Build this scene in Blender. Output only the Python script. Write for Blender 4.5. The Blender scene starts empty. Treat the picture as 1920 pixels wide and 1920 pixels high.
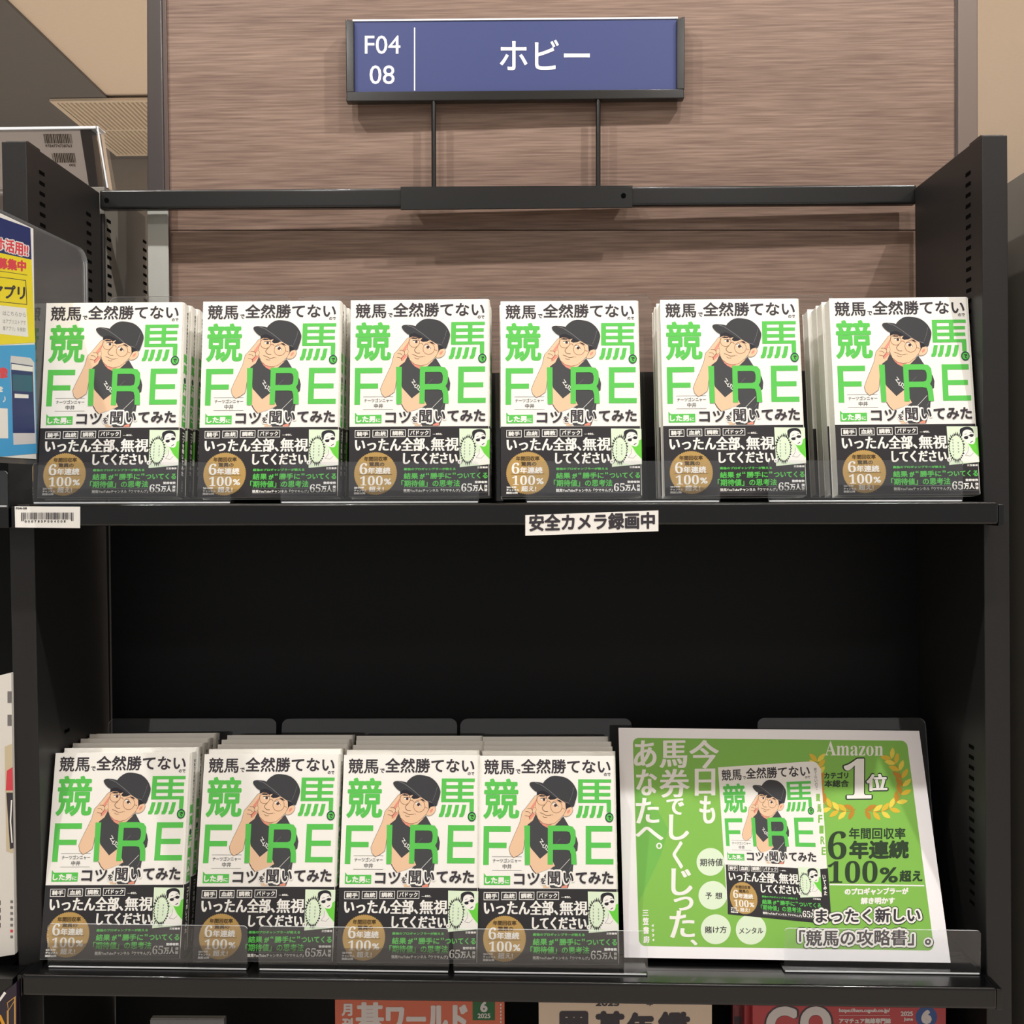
import bpy, bmesh, math, random
import numpy as np
from mathutils import Vector, Matrix, geometry
random.seed(4)
SC = bpy.context.scene
COL = SC.collection

# ------------------------------------------------------------------ camera
F = 1900.0                                     # focal length in pixels of a 1920 frame
CAM = np.array([0.0224, -0.9613, 0.0083])
YAW, PITCH, ROLL = -0.0165, -0.0176, -0.0048
_f = np.array([math.sin(YAW)*math.cos(PITCH), math.cos(YAW)*math.cos(PITCH), math.sin(PITCH)])
_r = np.array([math.cos(YAW), -math.sin(YAW), 0.0]); _u = np.cross(_r, _f)
_r2 = _r*math.cos(ROLL)+_u*math.sin(ROLL); _u2 = -_r*math.sin(ROLL)+_u*math.cos(ROLL)
cd = bpy.data.cameras.new('camera'); cam = bpy.data.objects.new('camera', cd); COL.objects.link(cam)
cam.matrix_world = Matrix(((_r2[0], _u2[0], -_f[0], CAM[0]), (_r2[1], _u2[1], -_f[1], CAM[1]),
                           (_r2[2], _u2[2], -_f[2], CAM[2]), (0, 0, 0, 1)))
cd.sensor_width = 36.0; cd.lens = 36.0*F/1920.0; cd.clip_start = 0.01
SC.camera = cam

# ------------------------------------------------------------------ world, lamps, exposure
wd = bpy.data.worlds.new('world'); SC.world = wd; wd.use_nodes = True
wd.node_tree.nodes['Background'].inputs[0].default_value = (1.0, 0.975, 0.945, 1)
wd.node_tree.nodes['Background'].inputs[1].default_value = 0.50
SC.view_settings.view_transform = 'Standard'; SC.view_settings.look = 'None'
SC.view_settings.gamma = 1; SC.view_settings.exposure = -0.12; SC.view_settings.use_curve_mapping = False
def spot(loc, aim, watt, size=0.02, cone=110, col=(1.0, 0.975, 0.94)):
    l = bpy.data.lights.new('downlight_and_fill', 'SPOT'); l.energy = watt; l.shadow_soft_size = size
    l.spot_size = math.radians(cone); l.spot_blend = 0.5; l.color = col
    o = bpy.data.objects.new('downlight_and_fill', l); COL.objects.link(o); o.location = loc
    o.rotation_euler = (Vector(aim)-Vector(loc)).to_track_quat('-Z', 'Y').to_euler()
spot((0.35, -0.66, 1.65), (0.10, 0.10, -0.1), 33)
spot((-0.45, -0.66, 1.65), (-0.10, 0.10, -0.1), 33)
spot((0.98, -0.64, 1.65), (0.10, 0.12, -0.1), 82)
spot((-1.00, -0.64, 1.65), (-0.10, 0.12, -0.1), 66)
spot((0.75, -2.3, 1.62), (0.15, 0.1, -0.2), 26, .10, 80)  # added fill spot behind the camera, brightens the lower shelf
spot((-0.75, -2.3, 1.62), (-0.15, 0.1, -0.2), 26, .10, 80)  # matching fill on the left, also added
for _x in (-2.6, -0.9, 0.9, 2.6):                     # unseen downlights added over the aisles before and behind, bounce lifts the ceiling
    for _y in (-2.6, 2.0, 3.6):
        spot((_x, _y, 1.68), (_x, _y, -1.4), 260, .05, 100)

# ------------------------------------------------------------------ helpers
def U(x, y, Y):
    """world point at depth Y that stands where the photograph shows (x, y)"""
    d = _f+_r2*(x-960)/F+_u2*(960-y)/F
    return Vector(CAM+d*(Y-CAM[1])/d[1])
def UZ(x, y, Z):
    d = _f+_r2*(x-960)/F+_u2*(960-y)/F
    return Vector(CAM+d*(Z-CAM[2])/d[2])
def lin(c):
    return tuple(((v/255)/12.92 if v/255 <= 0.04045 else ((v/255+0.055)/1.055)**2.4) for v in c)+(1.0,)
MATS = {}
def mat(name, rgb, rough=0.5, metal=0.0, spec=0.5, noise=0.0, nscale=40.0, bump=0.0, bscale=400.0, coat=0.0):
    if name in MATS: return MATS[name]
    m = bpy.data.materials.new(name); m.use_nodes = True; nt = m.node_tree
    b = nt.nodes['Principled BSDF']; b.inputs['Base Color'].default_value = lin(rgb)
    b.inputs['Roughness'].default_value = rough; b.inputs['Metallic'].default_value = metal
    b.inputs['Specular IOR Level'].default_value = spec; b.inputs['Coat Weight'].default_value = coat; b.inputs['Coat Roughness'].default_value = .09
    tc = nt.nodes.new('ShaderNodeTexCoord')
    if noise > 0:
        n = nt.nodes.new('ShaderNodeTexNoise'); n.inputs['Scale'].default_value = nscale; n.inputs['Detail'].default_value = 4
        nt.links.new(tc.outputs['Object'], n.inputs['Vector'])
        hs = nt.nodes.new('ShaderNodeMixRGB'); hs.blend_type = 'MULTIPLY'; hs.inputs[0].default_value = 1
        r = nt.nodes.new('ShaderNodeValToRGB'); nt.links.new(n.outputs['Fac'], r.inputs[0])
        r.color_ramp.elements[0].position = .3; r.color_ramp.elements[1].position = .7
        r.color_ramp.elements[0].color = (1-noise,)*3+(1,); r.color_ramp.elements[1].color = (1, 1, 1, 1)
        hs.inputs[1].default_value = lin(rgb); nt.links.new(r.outputs[0], hs.inputs[2]); nt.links.new(hs.outputs[0], b.inputs['Base Color'])
    if bump > 0:
        n = nt.nodes.new('ShaderNodeTexNoise'); n.inputs['Scale'].default_value = bscale
        nt.links.new(tc.outputs['Object'], n.inputs['Vector'])
        bp = nt.nodes.new('ShaderNodeBump'); bp.inputs['Strength'].default_value = bump; bp.inputs['Distance'].default_value = 0.0005
        nt.links.new(n.outputs['Fac'], bp.inputs['Height']); nt.links.new(bp.outputs[0], b.inputs['Normal'])
    MATS[name] = m; return m
def ink(name, rgb, rough=0.45): return mat('ink_'+name, rgb, rough, spec=0.3)

def wood_material():
    m = bpy.data.materials.new('wood_panel'); m.use_nodes = True; nt = m.node_tree; b = nt.nodes['Principled BSDF']
    tc = nt.nodes.new('ShaderNodeTexCoord'); mp = nt.nodes.new('ShaderNodeMapping'); mp.inputs['Scale'].default_value = (1.2, 3, 14)
    nt.links.new(tc.outputs['Object'], mp.inputs[0])
    n1 = nt.nodes.new('ShaderNodeTexNoise'); n1.inputs['Scale'].default_value = 1.6; n1.inputs['Detail'].default_value = 6; n1.inputs['Distortion'].default_value = .6
    nt.links.new(mp.outputs[0], n1.inputs['Vector'])
    mp2 = nt.nodes.new('ShaderNodeMapping'); mp2.inputs['Scale'].default_value = (16, 16, 430)
    nt.links.new(tc.outputs['Object'], mp2.inputs[0])
    n2 = nt.nodes.new('ShaderNodeTexNoise'); n2.inputs['Scale'].default_value = 1.0; n2.inputs['Detail'].default_value = 3
    nt.links.new(mp2.outputs[0], n2.inputs['Vector'])
    ad = nt.nodes.new('ShaderNodeMath'); ad.operation = 'MULTIPLY_ADD'; ad.inputs[1].default_value = .68
    nt.links.new(n2.outputs['Fac'], ad.inputs[0])
    mu = nt.nodes.new('ShaderNodeMath'); mu.operation = 'MULTIPLY'; mu.inputs[1].default_value = .32; nt.links.new(n1.outputs['Fac'], mu.inputs[0])
    nt.links.new(mu.outputs[0], ad.inputs[2])
    r = nt.nodes.new('ShaderNodeValToRGB'); nt.links.new(ad.outputs[0], r.inputs[0])
    e = r.color_ramp.elements; e[0].position = .34; e[0].color = lin((104, 83, 73)); e[1].position = .68; e[1].color = lin((148, 124, 110))
    k = e.new(.5); k.color = lin((127, 104, 91))
    nt.links.new(r.outputs[0], b.inputs['Base Color']); b.inputs['Roughness'].default_value = .5; b.inputs['Specular IOR Level'].default_value = .3
    bp = nt.nodes.new('ShaderNodeBump'); bp.inputs['Strength'].default_value = .25; bp.inputs['Distance'].default_value = .0006
    nt.links.new(n2.outputs['Fac'], bp.inputs['Height']); nt.links.new(bp.outputs[0], b.inputs['Normal'])
    return m
def acrylic(name, tint, gloss=0.06, haze=0.0):
    m = bpy.data.materials.new(name); m.use_nodes = True; nt = m.node_tree; nt.nodes.clear()
    out = nt.nodes.new('ShaderNodeOutputMaterial'); tr = nt.nodes.new('ShaderNodeBsdfTransparent'); tr.inputs[0].default_value = tint
    gl = nt.nodes.new('ShaderNodeBsdfGlossy'); gl.inputs['Roughness'].default_value = 0.04; gl.inputs[0].default_value = (1, 1, 1, 1)
    fr = nt.nodes.new('ShaderNodeFresnel'); fr.inputs[0].default_value = 1.45
    mx = nt.nodes.new('ShaderNodeMixShader'); nt.links.new(fr.outputs[0], mx.inputs[0])
    base = tr.outputs[0]
    if haze > 0:
        df = nt.nodes.new('ShaderNodeBsdfDiffuse'); df.inputs[0].default_value = (.7, .72, .75, 1)
        m2 = nt.nodes.new('ShaderNodeMixShader'); m2.inputs[0].default_value = haze
        nt.links.new(tr.outputs[0], m2.inputs[1]); nt.links.new(df.outputs[0], m2.inputs[2]); base = m2.outputs[0]
    nt.links.new(base, mx.inputs[1]); nt.links.new(gl.outputs[0], mx.inputs[2]); nt.links.new(mx.outputs[0], out.inputs[0])
    return m

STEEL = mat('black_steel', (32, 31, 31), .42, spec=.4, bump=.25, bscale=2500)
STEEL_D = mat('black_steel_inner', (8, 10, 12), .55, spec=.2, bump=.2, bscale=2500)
SHELF = mat('shelf_steel', (4, 4, 5), .27, spec=.4, bump=.03, bscale=2500, coat=.3)
BARM = mat('bar_steel', (24, 24, 24), .27, spec=.4, bump=.03, bscale=2500, coat=.3)
GREYST = mat('grey_steel', (168, 168, 162), .45, bump=.1)
PERF = mat('perforated_steel', (124, 120, 112), .5, bump=.1)
HOLE = mat('slot_black', (3, 3, 4), .9, spec=.05)
WHITE = mat('cover_white', (247, 245, 239), .42, spec=.35)
PAGES = mat('page_paper', (236, 233, 222), .85, noise=.12, nscale=900)
CHAR = mat('band_charcoal', (50, 48, 51), .38, spec=.35)
WOOD = wood_material()
ACR = acrylic('clear_acrylic', (.965, .97, .98, 1), haze=.012)  # slight diffuse haze stands in for the pale reflection on the stoppers
ACR2 = acrylic('clear_back_plate', (.96, .965, .97, 1), haze=.02)
HAZY = acrylic('scuffed_acrylic', (.78, .79, .82, 1), haze=.12)
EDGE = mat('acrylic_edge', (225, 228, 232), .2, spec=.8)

def tag(o, label=None, cat=None, group=None, kind=None):
    if label: o['label'] = label
    if cat: o['category'] = cat
    if group: o['group'] = group
    if kind: o['kind'] = kind
    return o
def link_mesh(name, me, parent=None):
    o = bpy.data.objects.new(name, me); COL.objects.link(o)
    if parent is not None: o.parent = parent
    return o
def mk(name, verts, faces, m, parent=None, smooth=False):
    me = bpy.data.meshes.new(name); me.from_pydata([tuple(v) for v in verts], [], faces)
    for x in (m if isinstance(m, (list, tuple)) else [m]): me.materials.append(x)
    bm = bmesh.new(); bm.from_mesh(me); bmesh.ops.recalc_face_normals(bm, faces=bm.faces); bm.to_mesh(me); bm.free()
    if smooth:
        for p in me.polygons: p.use_smooth = True
    return link_mesh(name, me, parent)
def bev(o, w, seg=5):
    b = bmesh.new(); b.from_mesh(o.data)
    bmesh.ops.bevel(b, geom=list(b.edges), offset=w, segments=seg, affect='EDGES', profile=.6, clamp_overlap=True)
    for f in b.faces: f.smooth = True
    b.to_mesh(o.data); b.free()
    w = o.modifiers.new('weighted', 'WEIGHTED_NORMAL'); w.keep_sharp = True; w.weight = 100
    return o
BF = [(0, 1, 2, 3), (7, 6, 5, 4), (0, 4, 5, 1), (1, 5, 6, 2), (2, 6, 7, 3), (3, 7, 4, 0)]
def slab(name, q, th, m, parent=None, bevel=0.0):
    """q: four front corners (top left, top right, bottom right, bottom left); th: thickness vector"""
    q = [Vector(v) for v in q]; t = Vector(th)
    o = mk(name, q+[v+t for v in q], BF, m, parent)
    return bev(o, bevel) if bevel else o
def box(name, x0, x1, y0, y1, z0, z1, m, parent=None, bevel=0.0):
    return slab(name, [(x0, y0, z1), (x1, y0, z1), (x1, y0, z0), (x0, y0, z0)], (0, y1-y0, 0), m, parent, bevel)
def empty(name, loc, rot=(0, 0, 0)):
    o = bpy.data.objects.new(name, None); COL.objects.link(o); o.location = loc; o.rotation_euler = rot
    o.empty_display_size = .02; return o
def tube(name, a, b, r, m, parent=None, n=16):
    a = Vector(a); b = Vector(b); d = (b-a).normalized(); s = d.orthogonal().normalized(); t = d.cross(s); vs = []; fs = []
    for P in (a, b):
        for i in range(n):
            w = 2*math.pi*i/n; vs.append(P+s*r*math.cos(w)+t*r*math.sin(w))
    for i in range(n): fs.append((i, (i+1) % n, n+(i+1) % n, n+i))
    fs += [tuple(range(n)), tuple(range(n, 2*n))]
    return mk(name, vs, fs, m, parent, smooth=False)
def copy_tree(o, parent=None, skip=()):
    c = o.copy(); COL.objects.link(c); c.parent = parent
    for ch in KIDS.get(o.name, []):
        if ch.name in skip: continue          # front prints of lower copies are covered by the book before them
        copy_tree(ch, c)
    return c
KIDS = {}

# ------------------------------------------------------------------ print on sheets
TXT = {}
def glyphs(s):
    if s not in TXT:
        c = bpy.data.curves.new('t', 'FONT'); c.body = s; c.resolution_u = 3 if len(s) > 1 else 5
        o = bpy.data.objects.new('t', c); me = bpy.data.meshes.new_from_object(o)
        v = np.array([(p.co.x, p.co.y) for p in me.vertices]); f = [tuple(p.vertices) for p in me.polygons]
        bpy.data.objects.remove(o); bpy.data.curves.remove(c); bpy.data.meshes.remove(me)
        TXT[s] = (v, f)
    return TXT[s]
_SB = {}
for i, ch in enumerate('ABCDEFGHIJKLMNOPQRSTUVWXYZ'): _SB[ch] = chr(0x1D400+i)
for i, ch in enumerate('abcdefghijklmnopqrstuvwxyz'): _SB[ch] = chr(0x1D41A+i)
for i, ch in enumerate('0123456789'): _SB[ch] = chr(0x1D7CE+i)
def serif(s): return ''.join(_SB.get(c, c) for c in s)
def homog(src, dst):
    A = []
    for (x, y), (u, v) in zip(src, dst):
        A.append([x, y, 1, 0, 0, 0, -u*x, -u*y, -u]); A.append([0, 0, 0, x, y, 1, -v*x, -v*y, -v])
    h = np.linalg.svd(np.array(A, float))[2][-1].reshape(3, 3)
    def g(x, y):
        a = h @ np.array([x, y, 1.0]); return a[0]/a[2], a[1]/a[2]
    return g
def spline(pts, closed=True, k=4):
    n = len(pts); out = []
    rng = range(n) if closed else range(n-1)
    for i in rng:
        p0, p1, p2, p3 = [np.array(pts[(i+j) % n if closed else min(max(i+j, 0), n-1)], float) for j in (-1, 0, 1, 2)]
        for t in range(k):
            t /= k
            out.append(tuple(.5*((2*p1)+(-p0+p2)*t+(2*p0-5*p1+4*p2-p3)*t*t+(-p0+3*p1-3*p2+p3)*t**3)))
    if not closed: out.append(tuple(pts[-1]))
    return out
class Ink:
    """flat print on a sheet: shapes are given in picture coordinates of the printed design and mapped to the sheet (u right, v up, metres)"""
    def __init__(s, g, zoom=(0, 0, 1.0), lift=.00006, base=.0001):
        s.g = g; s.z = zoom; s.v = []; s.f = []; s.mi = []; s.m = []; s.lift = lift; s.base = base; s.n = 0
    def zoom(s, x, y, k): s.z = (x, y, k); return s
    def _put(s, pts, faces, m, layer):
        if m not in s.m: s.m.append(m)
        k = s.m.index(m); b = len(s.v); ox, oy, sc = s.z; s.n += 1; layer = layer+(s.n % 16)*.022
        for x, y in pts:
            u, v = s.g(ox+x/sc, oy+y/sc); s.v.append((u, -(s.base+s.lift*layer), v))
        for f in faces: s.f.append(tuple(b+i for i in f)); s.mi.append(k)
    def poly(s, pts, m, layer=0, smooth=False):
        if smooth: pts = spline(pts)
        t = geometry.tessellate_polygon([[Vector((x, y, 0)) for x, y in pts]])
        s._put(pts, t, m, layer)
    def rect(s, x0, y0, x1, y1, m, layer=0): s._put([(x0, y0), (x1, y0), (x1, y1), (x0, y1)], [(0, 1, 2, 3)], m, layer)
    def frame(s, x0, y0, x1, y1, w, m, layer=0):
        s.stroke([(x0, y0), (x1, y0), (x1, y1), (x0, y1)], w, m, layer, closed=True)
    def rrect(s, x0, y0, x1, y1, r, m, layer=0):
        p = []
        for cx, cy, a in ((x1-r, y0+r, -90), (x1-r, y1-r, 0), (x0+r, y1-r, 90), (x0+r, y0+r, 180)):
            for i in range(7):
                w = math.radians(a+15*i); p.append((cx+r*math.cos(w), cy+r*math.sin(w)))
        s._put(p, [tuple(range(len(p)))], m, layer)
    def stroke(s, pts, w, m, layer=0, closed=False, smooth=False):
        if smooth: pts = spline(pts, closed)
        P = [Vector(p) for p in pts]; n = len(P); v = []; f = []
        for i in range(n):
            a = P[(i-1) % n] if (closed or i > 0) else P[i]; c = P[(i+1) % n] if (closed or i < n-1) else P[i]
            d1 = (P[i]-a).normalized() if (P[i]-a).length > 0 else (c-P[i]).normalized()
            d2 = (c-P[i]).normalized() if (c-P[i]).length > 0 else d1
            d = (d1+d2); d = d.normalized() if d.length > 1e-6 else d1
            nn = Vector((-d.y, d.x)); cs = max(.45, abs(nn.dot(Vector((-d1.y, d1.x)))))
            v += [tuple(P[i]+nn*w/2/cs), tuple(P[i]-nn*w/2/cs)]
        for i in range(n if closed else n-1):
            j = (i+1) % n; f.append((2*i, 2*i+1, 2*j+1, 2*j))
        s._put(v, f, m, layer)
    def disc(s, cx, cy, rx, ry, m, layer=0, n=40, teeth=0, amp=0.0):
        p = []
        if teeth: n = teeth*2
        for i in range(n):
            w = 2*math.pi*i/n; k = 1+(amp if (teeth and i % 2) else 0)
            p.append((cx+rx*k*math.cos(w), cy+ry*k*math.sin(w)))
        s._put([(cx, cy)]+p, [(0, i+1, (i+1) % n+1) for i in range(n)], m, layer)
    def ring(s, cx, cy, rx, ry, w, m, layer=0, n=36):
        s.stroke([(cx+rx*math.cos(2*math.pi*i/n), cy+ry*math.sin(2*math.pi*i/n)) for i in range(n)], w, m, layer, closed=True)
    def text(s, t, x0, y0, x1, y1, m, layer=0, bold=0.0, mincho=0.0, skew=0.0, rise=0.0, dirs=8):
        """t fills the rectangle; bold/mincho thicken strokes (all round / sideways), in pixels of the current zoom"""
        v, f = glyphs(t); a = v.min(0); b = v.max(0)
        w = bold+mincho; x0 += w; x1 -= w; y0 += bold; y1 -= bold
        X = x0+(v[:, 0]-a[0])/(b[0]-a[0])*(x1-x0); Y = y1-(v[:, 1]-a[1])/max(b[1]-a[1], 1e-6)*(y1-y0)
        X = X+skew*(y1-Y); Y = Y-rise*(X-x0)
        sh = [(0, 0)]
        if bold: sh = [(bold*math.cos(2*math.pi*i/dirs), bold*math.sin(2*math.pi*i/dirs)) for i in range(dirs)]+[(0, 0)]
        if mincho: sh = [(p+q, r) for (p, r) in sh for q in (-mincho, 0, mincho)]
        for i, (dx, dy) in enumerate(sh): s._put(list(zip(X+dx, Y+dy)), f, m, layer+.9*i/len(sh)*min(1, len(sh)/36))
    def build(s, name, parent=None):
        me = bpy.data.meshes.new(name); me.from_pydata(s.v, [], s.f)
        for m in s.m: me.materials.append(m)
        me.polygons.foreach_set('material_index', s.mi)
        b = bmesh.new(); b.from_mesh(me)
        for f in b.faces:
            f.normal_update()
            if f.normal.y > 0: f.normal_flip()
        b.to_mesh(me); b.free()
        return link_mesh(name, me, parent)

G = ink('green', (94, 200, 88)); GP = ink('poster_green', (134, 192, 84)); GP2 = ink('poster_green_deep', (118, 186, 84))
DK = ink('dark', (62, 58, 64)); DG = ink('dark_green_text', (46, 66, 44)); WH = ink('white', (246, 244, 238)); CH = ink('charcoal', (52, 50, 53))
GOLD = ink('gold', (190, 155, 92), .35); GTXT = ink('brown', (84, 66, 42)); SKIN = ink('skin', (238, 200, 165)); SKIN2 = ink('skin_shade', (232, 150, 130))
LINE = ink('outline', (74, 48, 46)); CAPM = ink('cap', (62, 63, 66)); SHIRT = ink('shirt', (70, 72, 74)); HAIR = ink('hair', (44, 43, 50))
GREY = ink('grey', (120, 120, 120)); LG = ink('pale_green', (226, 243, 214)); BRN = ink('rim', (150, 105, 80)); YEL = ink('yellow_edge', (245, 240, 140))
MID = ink('mid', (140, 140, 142)); BG = ink('bright_green', (110, 214, 70))

def cover_art(k):
    """front of the white and green paperback, above the band"""
    k.zoom(930, 555, 6.737)
    k.text('競馬', 120, 98, 505, 282, DK, 1, bold=3.5); k.text('で', 525, 218, 585, 272, DK, 1, bold=2)
    k.text('全然勝てない', 590, 92, 1732, 270, DK, 1, bold=4.5); k.text('ので', 1648, 260, 1732, 298, DK, 1, bold=1.5, dirs=4)
    k.text('競', 118, 330, 574, 818, G, 1, bold=11, dirs=12)
    # the big second character as flat bars
    k.rect(1320, 338, 1380, 610, G, 1); k.rect(1320, 338, 1740, 378, G, 1); k.rect(1530, 345, 1585, 600, G, 1)
    for y in (418, 500): k.rect(1375, y, 1728, y+42, G, 1)
    k.rect(1320, 582, 1735, 622, G, 1); k.rect(1682, 600, 1737, 735, G, 1)
    for x in (1300, 1380, 1470, 1560): k.poly([(x+32, 655), (x+82, 655), (x+60, 770), (x+40, 800), (x-5, 802), (x-2, 765), (x+12, 755)], G, 1)
    k.disc(1715, 795, 52, 58, ink('deep_green', (28, 92, 58)), 5); k.disc(1716, 797, 40, 42, G, 6); k.text('で', 1695, 772, 1740, 825, DK, 7, bold=3)
    # F I R E
    k.rect(125, 903, 195, 1364, G, 1); k.rect(125, 903, 468, 970, G, 1); k.rect(125, 1100, 418, 1163, G, 1)
    k.rect(1417, 897, 1487, 1350, G, 1); k.rect(1417, 897, 1752, 963, G, 1); k.rect(1417, 1095, 1733, 1156, G, 1); k.rect(1417, 1288, 1765, 1352, G, 1)
    k.poly([(640, 895), (712, 895), (714, 1360), (652, 1362)], G, 6)
    k.rect(938, 893, 1004, 1356, G, 6)
    o = [(938, 893), (1180, 893), (1250, 905), (1285, 950), (1292, 1030), (1285, 1100), (1262, 1140), (1285, 1175), (1298, 1240), (1304, 1354), (1236, 1354), (1232, 1240), (1215, 1190), (1170, 1182), (1000, 1182), (1000, 1112), (1180, 1112), (1215, 1100), (1226, 1060), (1226, 1010), (1212, 972), (1180, 962), (938, 962)]
    k.poly(o, G, 6)
    # man
    k.zoom(980, 585, 10.667)
    tor = [(700, 880), (640, 1000), (545, 1085), (590, 1300), (605, 1500), (800, 1725), (955, 1605), (1030, 1720), (1100, 1850), (960, 1960), (880, 2050), (960, 2150), (1020, 2262), (1350, 2262), (1440, 2020), (1462, 1800), (1478, 1600), (1540, 1560), (1552, 1430), (1525, 1330), (1450, 1190), (1360, 1090), (1260, 930), (1200, 985), (1000, 1150), (800, 1050)]
    k.poly(tor, SHIRT, 2); k.stroke(tor, 10, LINE, 1.5, closed=True)
    leg = [(840, 2170), (1000, 2240), (980, 2264), (870, 2264)]; k.poly(leg, SKIN, 2.3)
    k.poly([(1230, 2240), (1350, 2190), (1345, 2264), (1225, 2264)], SKIN2, 2.5)
    fa = [(600, 1505), (800, 1722), (955, 1600), (1030, 1720), (1098, 1855), (900, 1940), (720, 1998), (640, 1900), (600, 1840)]
    k.poly(fa, SKIN, 3); k.stroke([(600, 1840), (650, 1925), (722, 2000)], 14, LINE, 3.1)
    k.poly([(590, 1460), (606, 1505), (606, 1640), (590, 1600)], YEL, 2.6)
    ne = [(760, 985), (850, 1090), (950, 1142), (1100, 1085), (1215, 975), (1000, 900)]; k.poly(ne, SKIN2, 3); k.poly([(980, 1120), (1100, 1085), (1215, 975), (1100, 1000)], SKIN, 3.1)
    arm = [(730, 520), (690, 535), (600, 650), (500, 775), (437, 840), (415, 940), (395, 1030), (330, 1180), (230, 1400), (180, 1530), (205, 1630), (270, 1697), (350, 1665), (450, 1595), (470, 1500), (490, 1320), (545, 1080), (650, 1000), (700, 890), (715, 790), (742, 600)]
    k.poly(arm, SKIN, 4); k.stroke(arm, 12, LINE, 3.9, closed=True)
    k.poly([(722, 590), (600, 760), (640, 800), (700, 700)], SKIN2, 4.3); k.poly([(560, 930), (640, 850), (700, 880), (600, 985)], SKIN2, 4.3)
    fc = [(735, 500), (728, 600), (700, 700), (712, 850), (750, 960), (850, 1045), (960, 1073), (1080, 1052), (1200, 960), (1270, 880), (1315, 780), (1300, 660), (1130, 540), (900, 480)]
    k.poly(fc, SKIN, 4.6); k.stroke(fc, 10, LINE, 4.5, closed=True)
    th = spline([(650, 780), (690, 755), (715, 790), (690, 850), (650, 850)]); k.poly(th, SKIN, 4.9); k.stroke(th, 8, LINE, 4.8, closed=True)
    for p in ([(540, 770), (610, 775), (645, 820), (625, 880), (580, 930)], [(500, 830), (560, 835), (600, 870)], [(490, 905), (540, 915), (580, 930), (580, 980)]): k.stroke(p, 8, LINE, 4.8, smooth=True)
    er = spline([(1315, 810), (1345, 765), (1405, 742), (1450, 785), (1425, 865), (1350, 918), (1268, 908)]); k.poly(er, SKIN, 4.7); k.stroke(er, 9, LINE, 4.65, closed=True)
    k.poly(spline([(1335, 840), (1360, 800), (1400, 790), (1385, 840), (1345, 865)]), SKIN2, 4.9)
    hr = [(725, 450), (728, 525), (790, 500), (870, 505), (925, 545), (990, 525), (950, 580), (1000, 608), (1080, 600), (1150, 565), (1240, 620), (1300, 670), (1312, 790), (1350, 760), (1415, 742), (1470, 650), (1510, 560), (1400, 500), (900, 380)]
    k.poly(hr, HAIR, 5)
    cap = spline([(850, 292), (930, 205), (1040, 152), (1180, 155), (1330, 195), (1450, 290), (1522, 410), (1536, 500), (1500, 640), (1455, 745), (1370, 690), (1270, 645), (1130, 560), (1000, 450), (880, 360)])
    k.poly(cap, CAPM, 5.3)
    k.poly(spline([(577, 305), (620, 268), (730, 268), (850, 292), (930, 365), (1010, 440), (1150, 575), (1060, 545), (940, 470), (830, 430), (720, 455), (620, 380)]), CAPM, 5.4)
    k.stroke([(690, 278), (800, 315), (900, 380), (1000, 450), (1150, 572)], 7, MID, 5.6, smooth=True)
    k.stroke([(1280, 645), (1375, 672)], 7, MID, 5.6); k.stroke([(1470, 370), (1440, 500), (1385, 640)], 4, MID, 5.6)
    for cx, cy, r in ((832, 608), (1120, 740)) and ((832, 608, 103), (1120, 740, 114)):
        k.ring(cx, cy, r, r, 9, BRN, 5.65)
    k.stroke([(935, 635), (975, 628), (1008, 665)], 10, BRN, 5.65); k.stroke([(1235, 760), (1290, 785)], 9, BRN, 5.65)
    k.poly(spline([(805, 598), (850, 584), (915, 596), (895, 622), (835, 618)]), WH, 5.2); k.poly(spline([(1045, 680), (1100, 670), (1160, 740), (1120, 745), (1070, 720)]), WH, 5.2)
    k.disc(872, 604, 27, 25, LINE, 5.9); k.disc(1102, 712, 30, 29, LINE, 5.9)
    k.stroke([(800, 580), (860, 572), (925, 572)], 12, HAIR, 5.5); k.stroke([(1040, 672), (1100, 660), (1160, 745)], 9, HAIR, 5.5)
    k.poly([(765, 535), (810, 515), (890, 525), (885, 545), (800, 545)], HAIR, 5.5); k.poly([(1120, 600), (1190, 610), (1250, 665), (1180, 640)], HAIR, 5.5)
    k.stroke([(930, 650), (880, 710), (838, 765), (880, 822), (950, 828)], 10, LINE, 5.5, smooth=True)
    k.stroke([(795, 850), (860, 875), (930, 905), (1020, 893)], 9, LINE, 5.5, smooth=True); k.stroke([(845, 915), (880, 940), (935, 940)], 8, LINE, 5.5, smooth=True)
    k.stroke([(1030, 880), (1055, 905)], 5, BRN, 5.5)
    k.stroke([(820, 1340), (860, 1400), (800, 1400), (850, 1470), (890, 1440), (850, 1500), (900, 1520), (920, 1460), (960, 1500), (915, 1540), (955, 1575)], 13, WH, 5.5)
    k.stroke([(1400, 1715), (1205, 1915)], 7, WH, 5.5); k.stroke([(1205, 1340), (1110, 1440)], 4, MID, 5.5); k.stroke([(1430, 1840), (1385, 1930)], 5, MID, 5.5)
    # author name, tag and last title line
    k.zoom(930, 740, 6.737)
    k.rect(235, 17, 505, 21, GREY, 1); k.rect(540, 17, 610, 21, GREY, 1); k.rect(235, 178, 612, 182, GREY, 1)
    k.text('ナーツゴンニャー', 245, 42, 605, 92, GREY, 1, bold=1.5, dirs=4); k.text('中井', 370, 106, 485, 165, GREY, 1, bold=1.5, dirs=4)
    k.poly([(135, 215), (165, 247), (468, 245), (468, 352), (137, 354)], G, 1)
    k.text('した男', 152, 262, 392, 340, WH, 2, bold=4); k.text('に', 400, 292, 455, 335, WH, 2, bold=2)
    k.text('コツ', 515, 208, 838, 352, DK, 7, bold=5)
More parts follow.
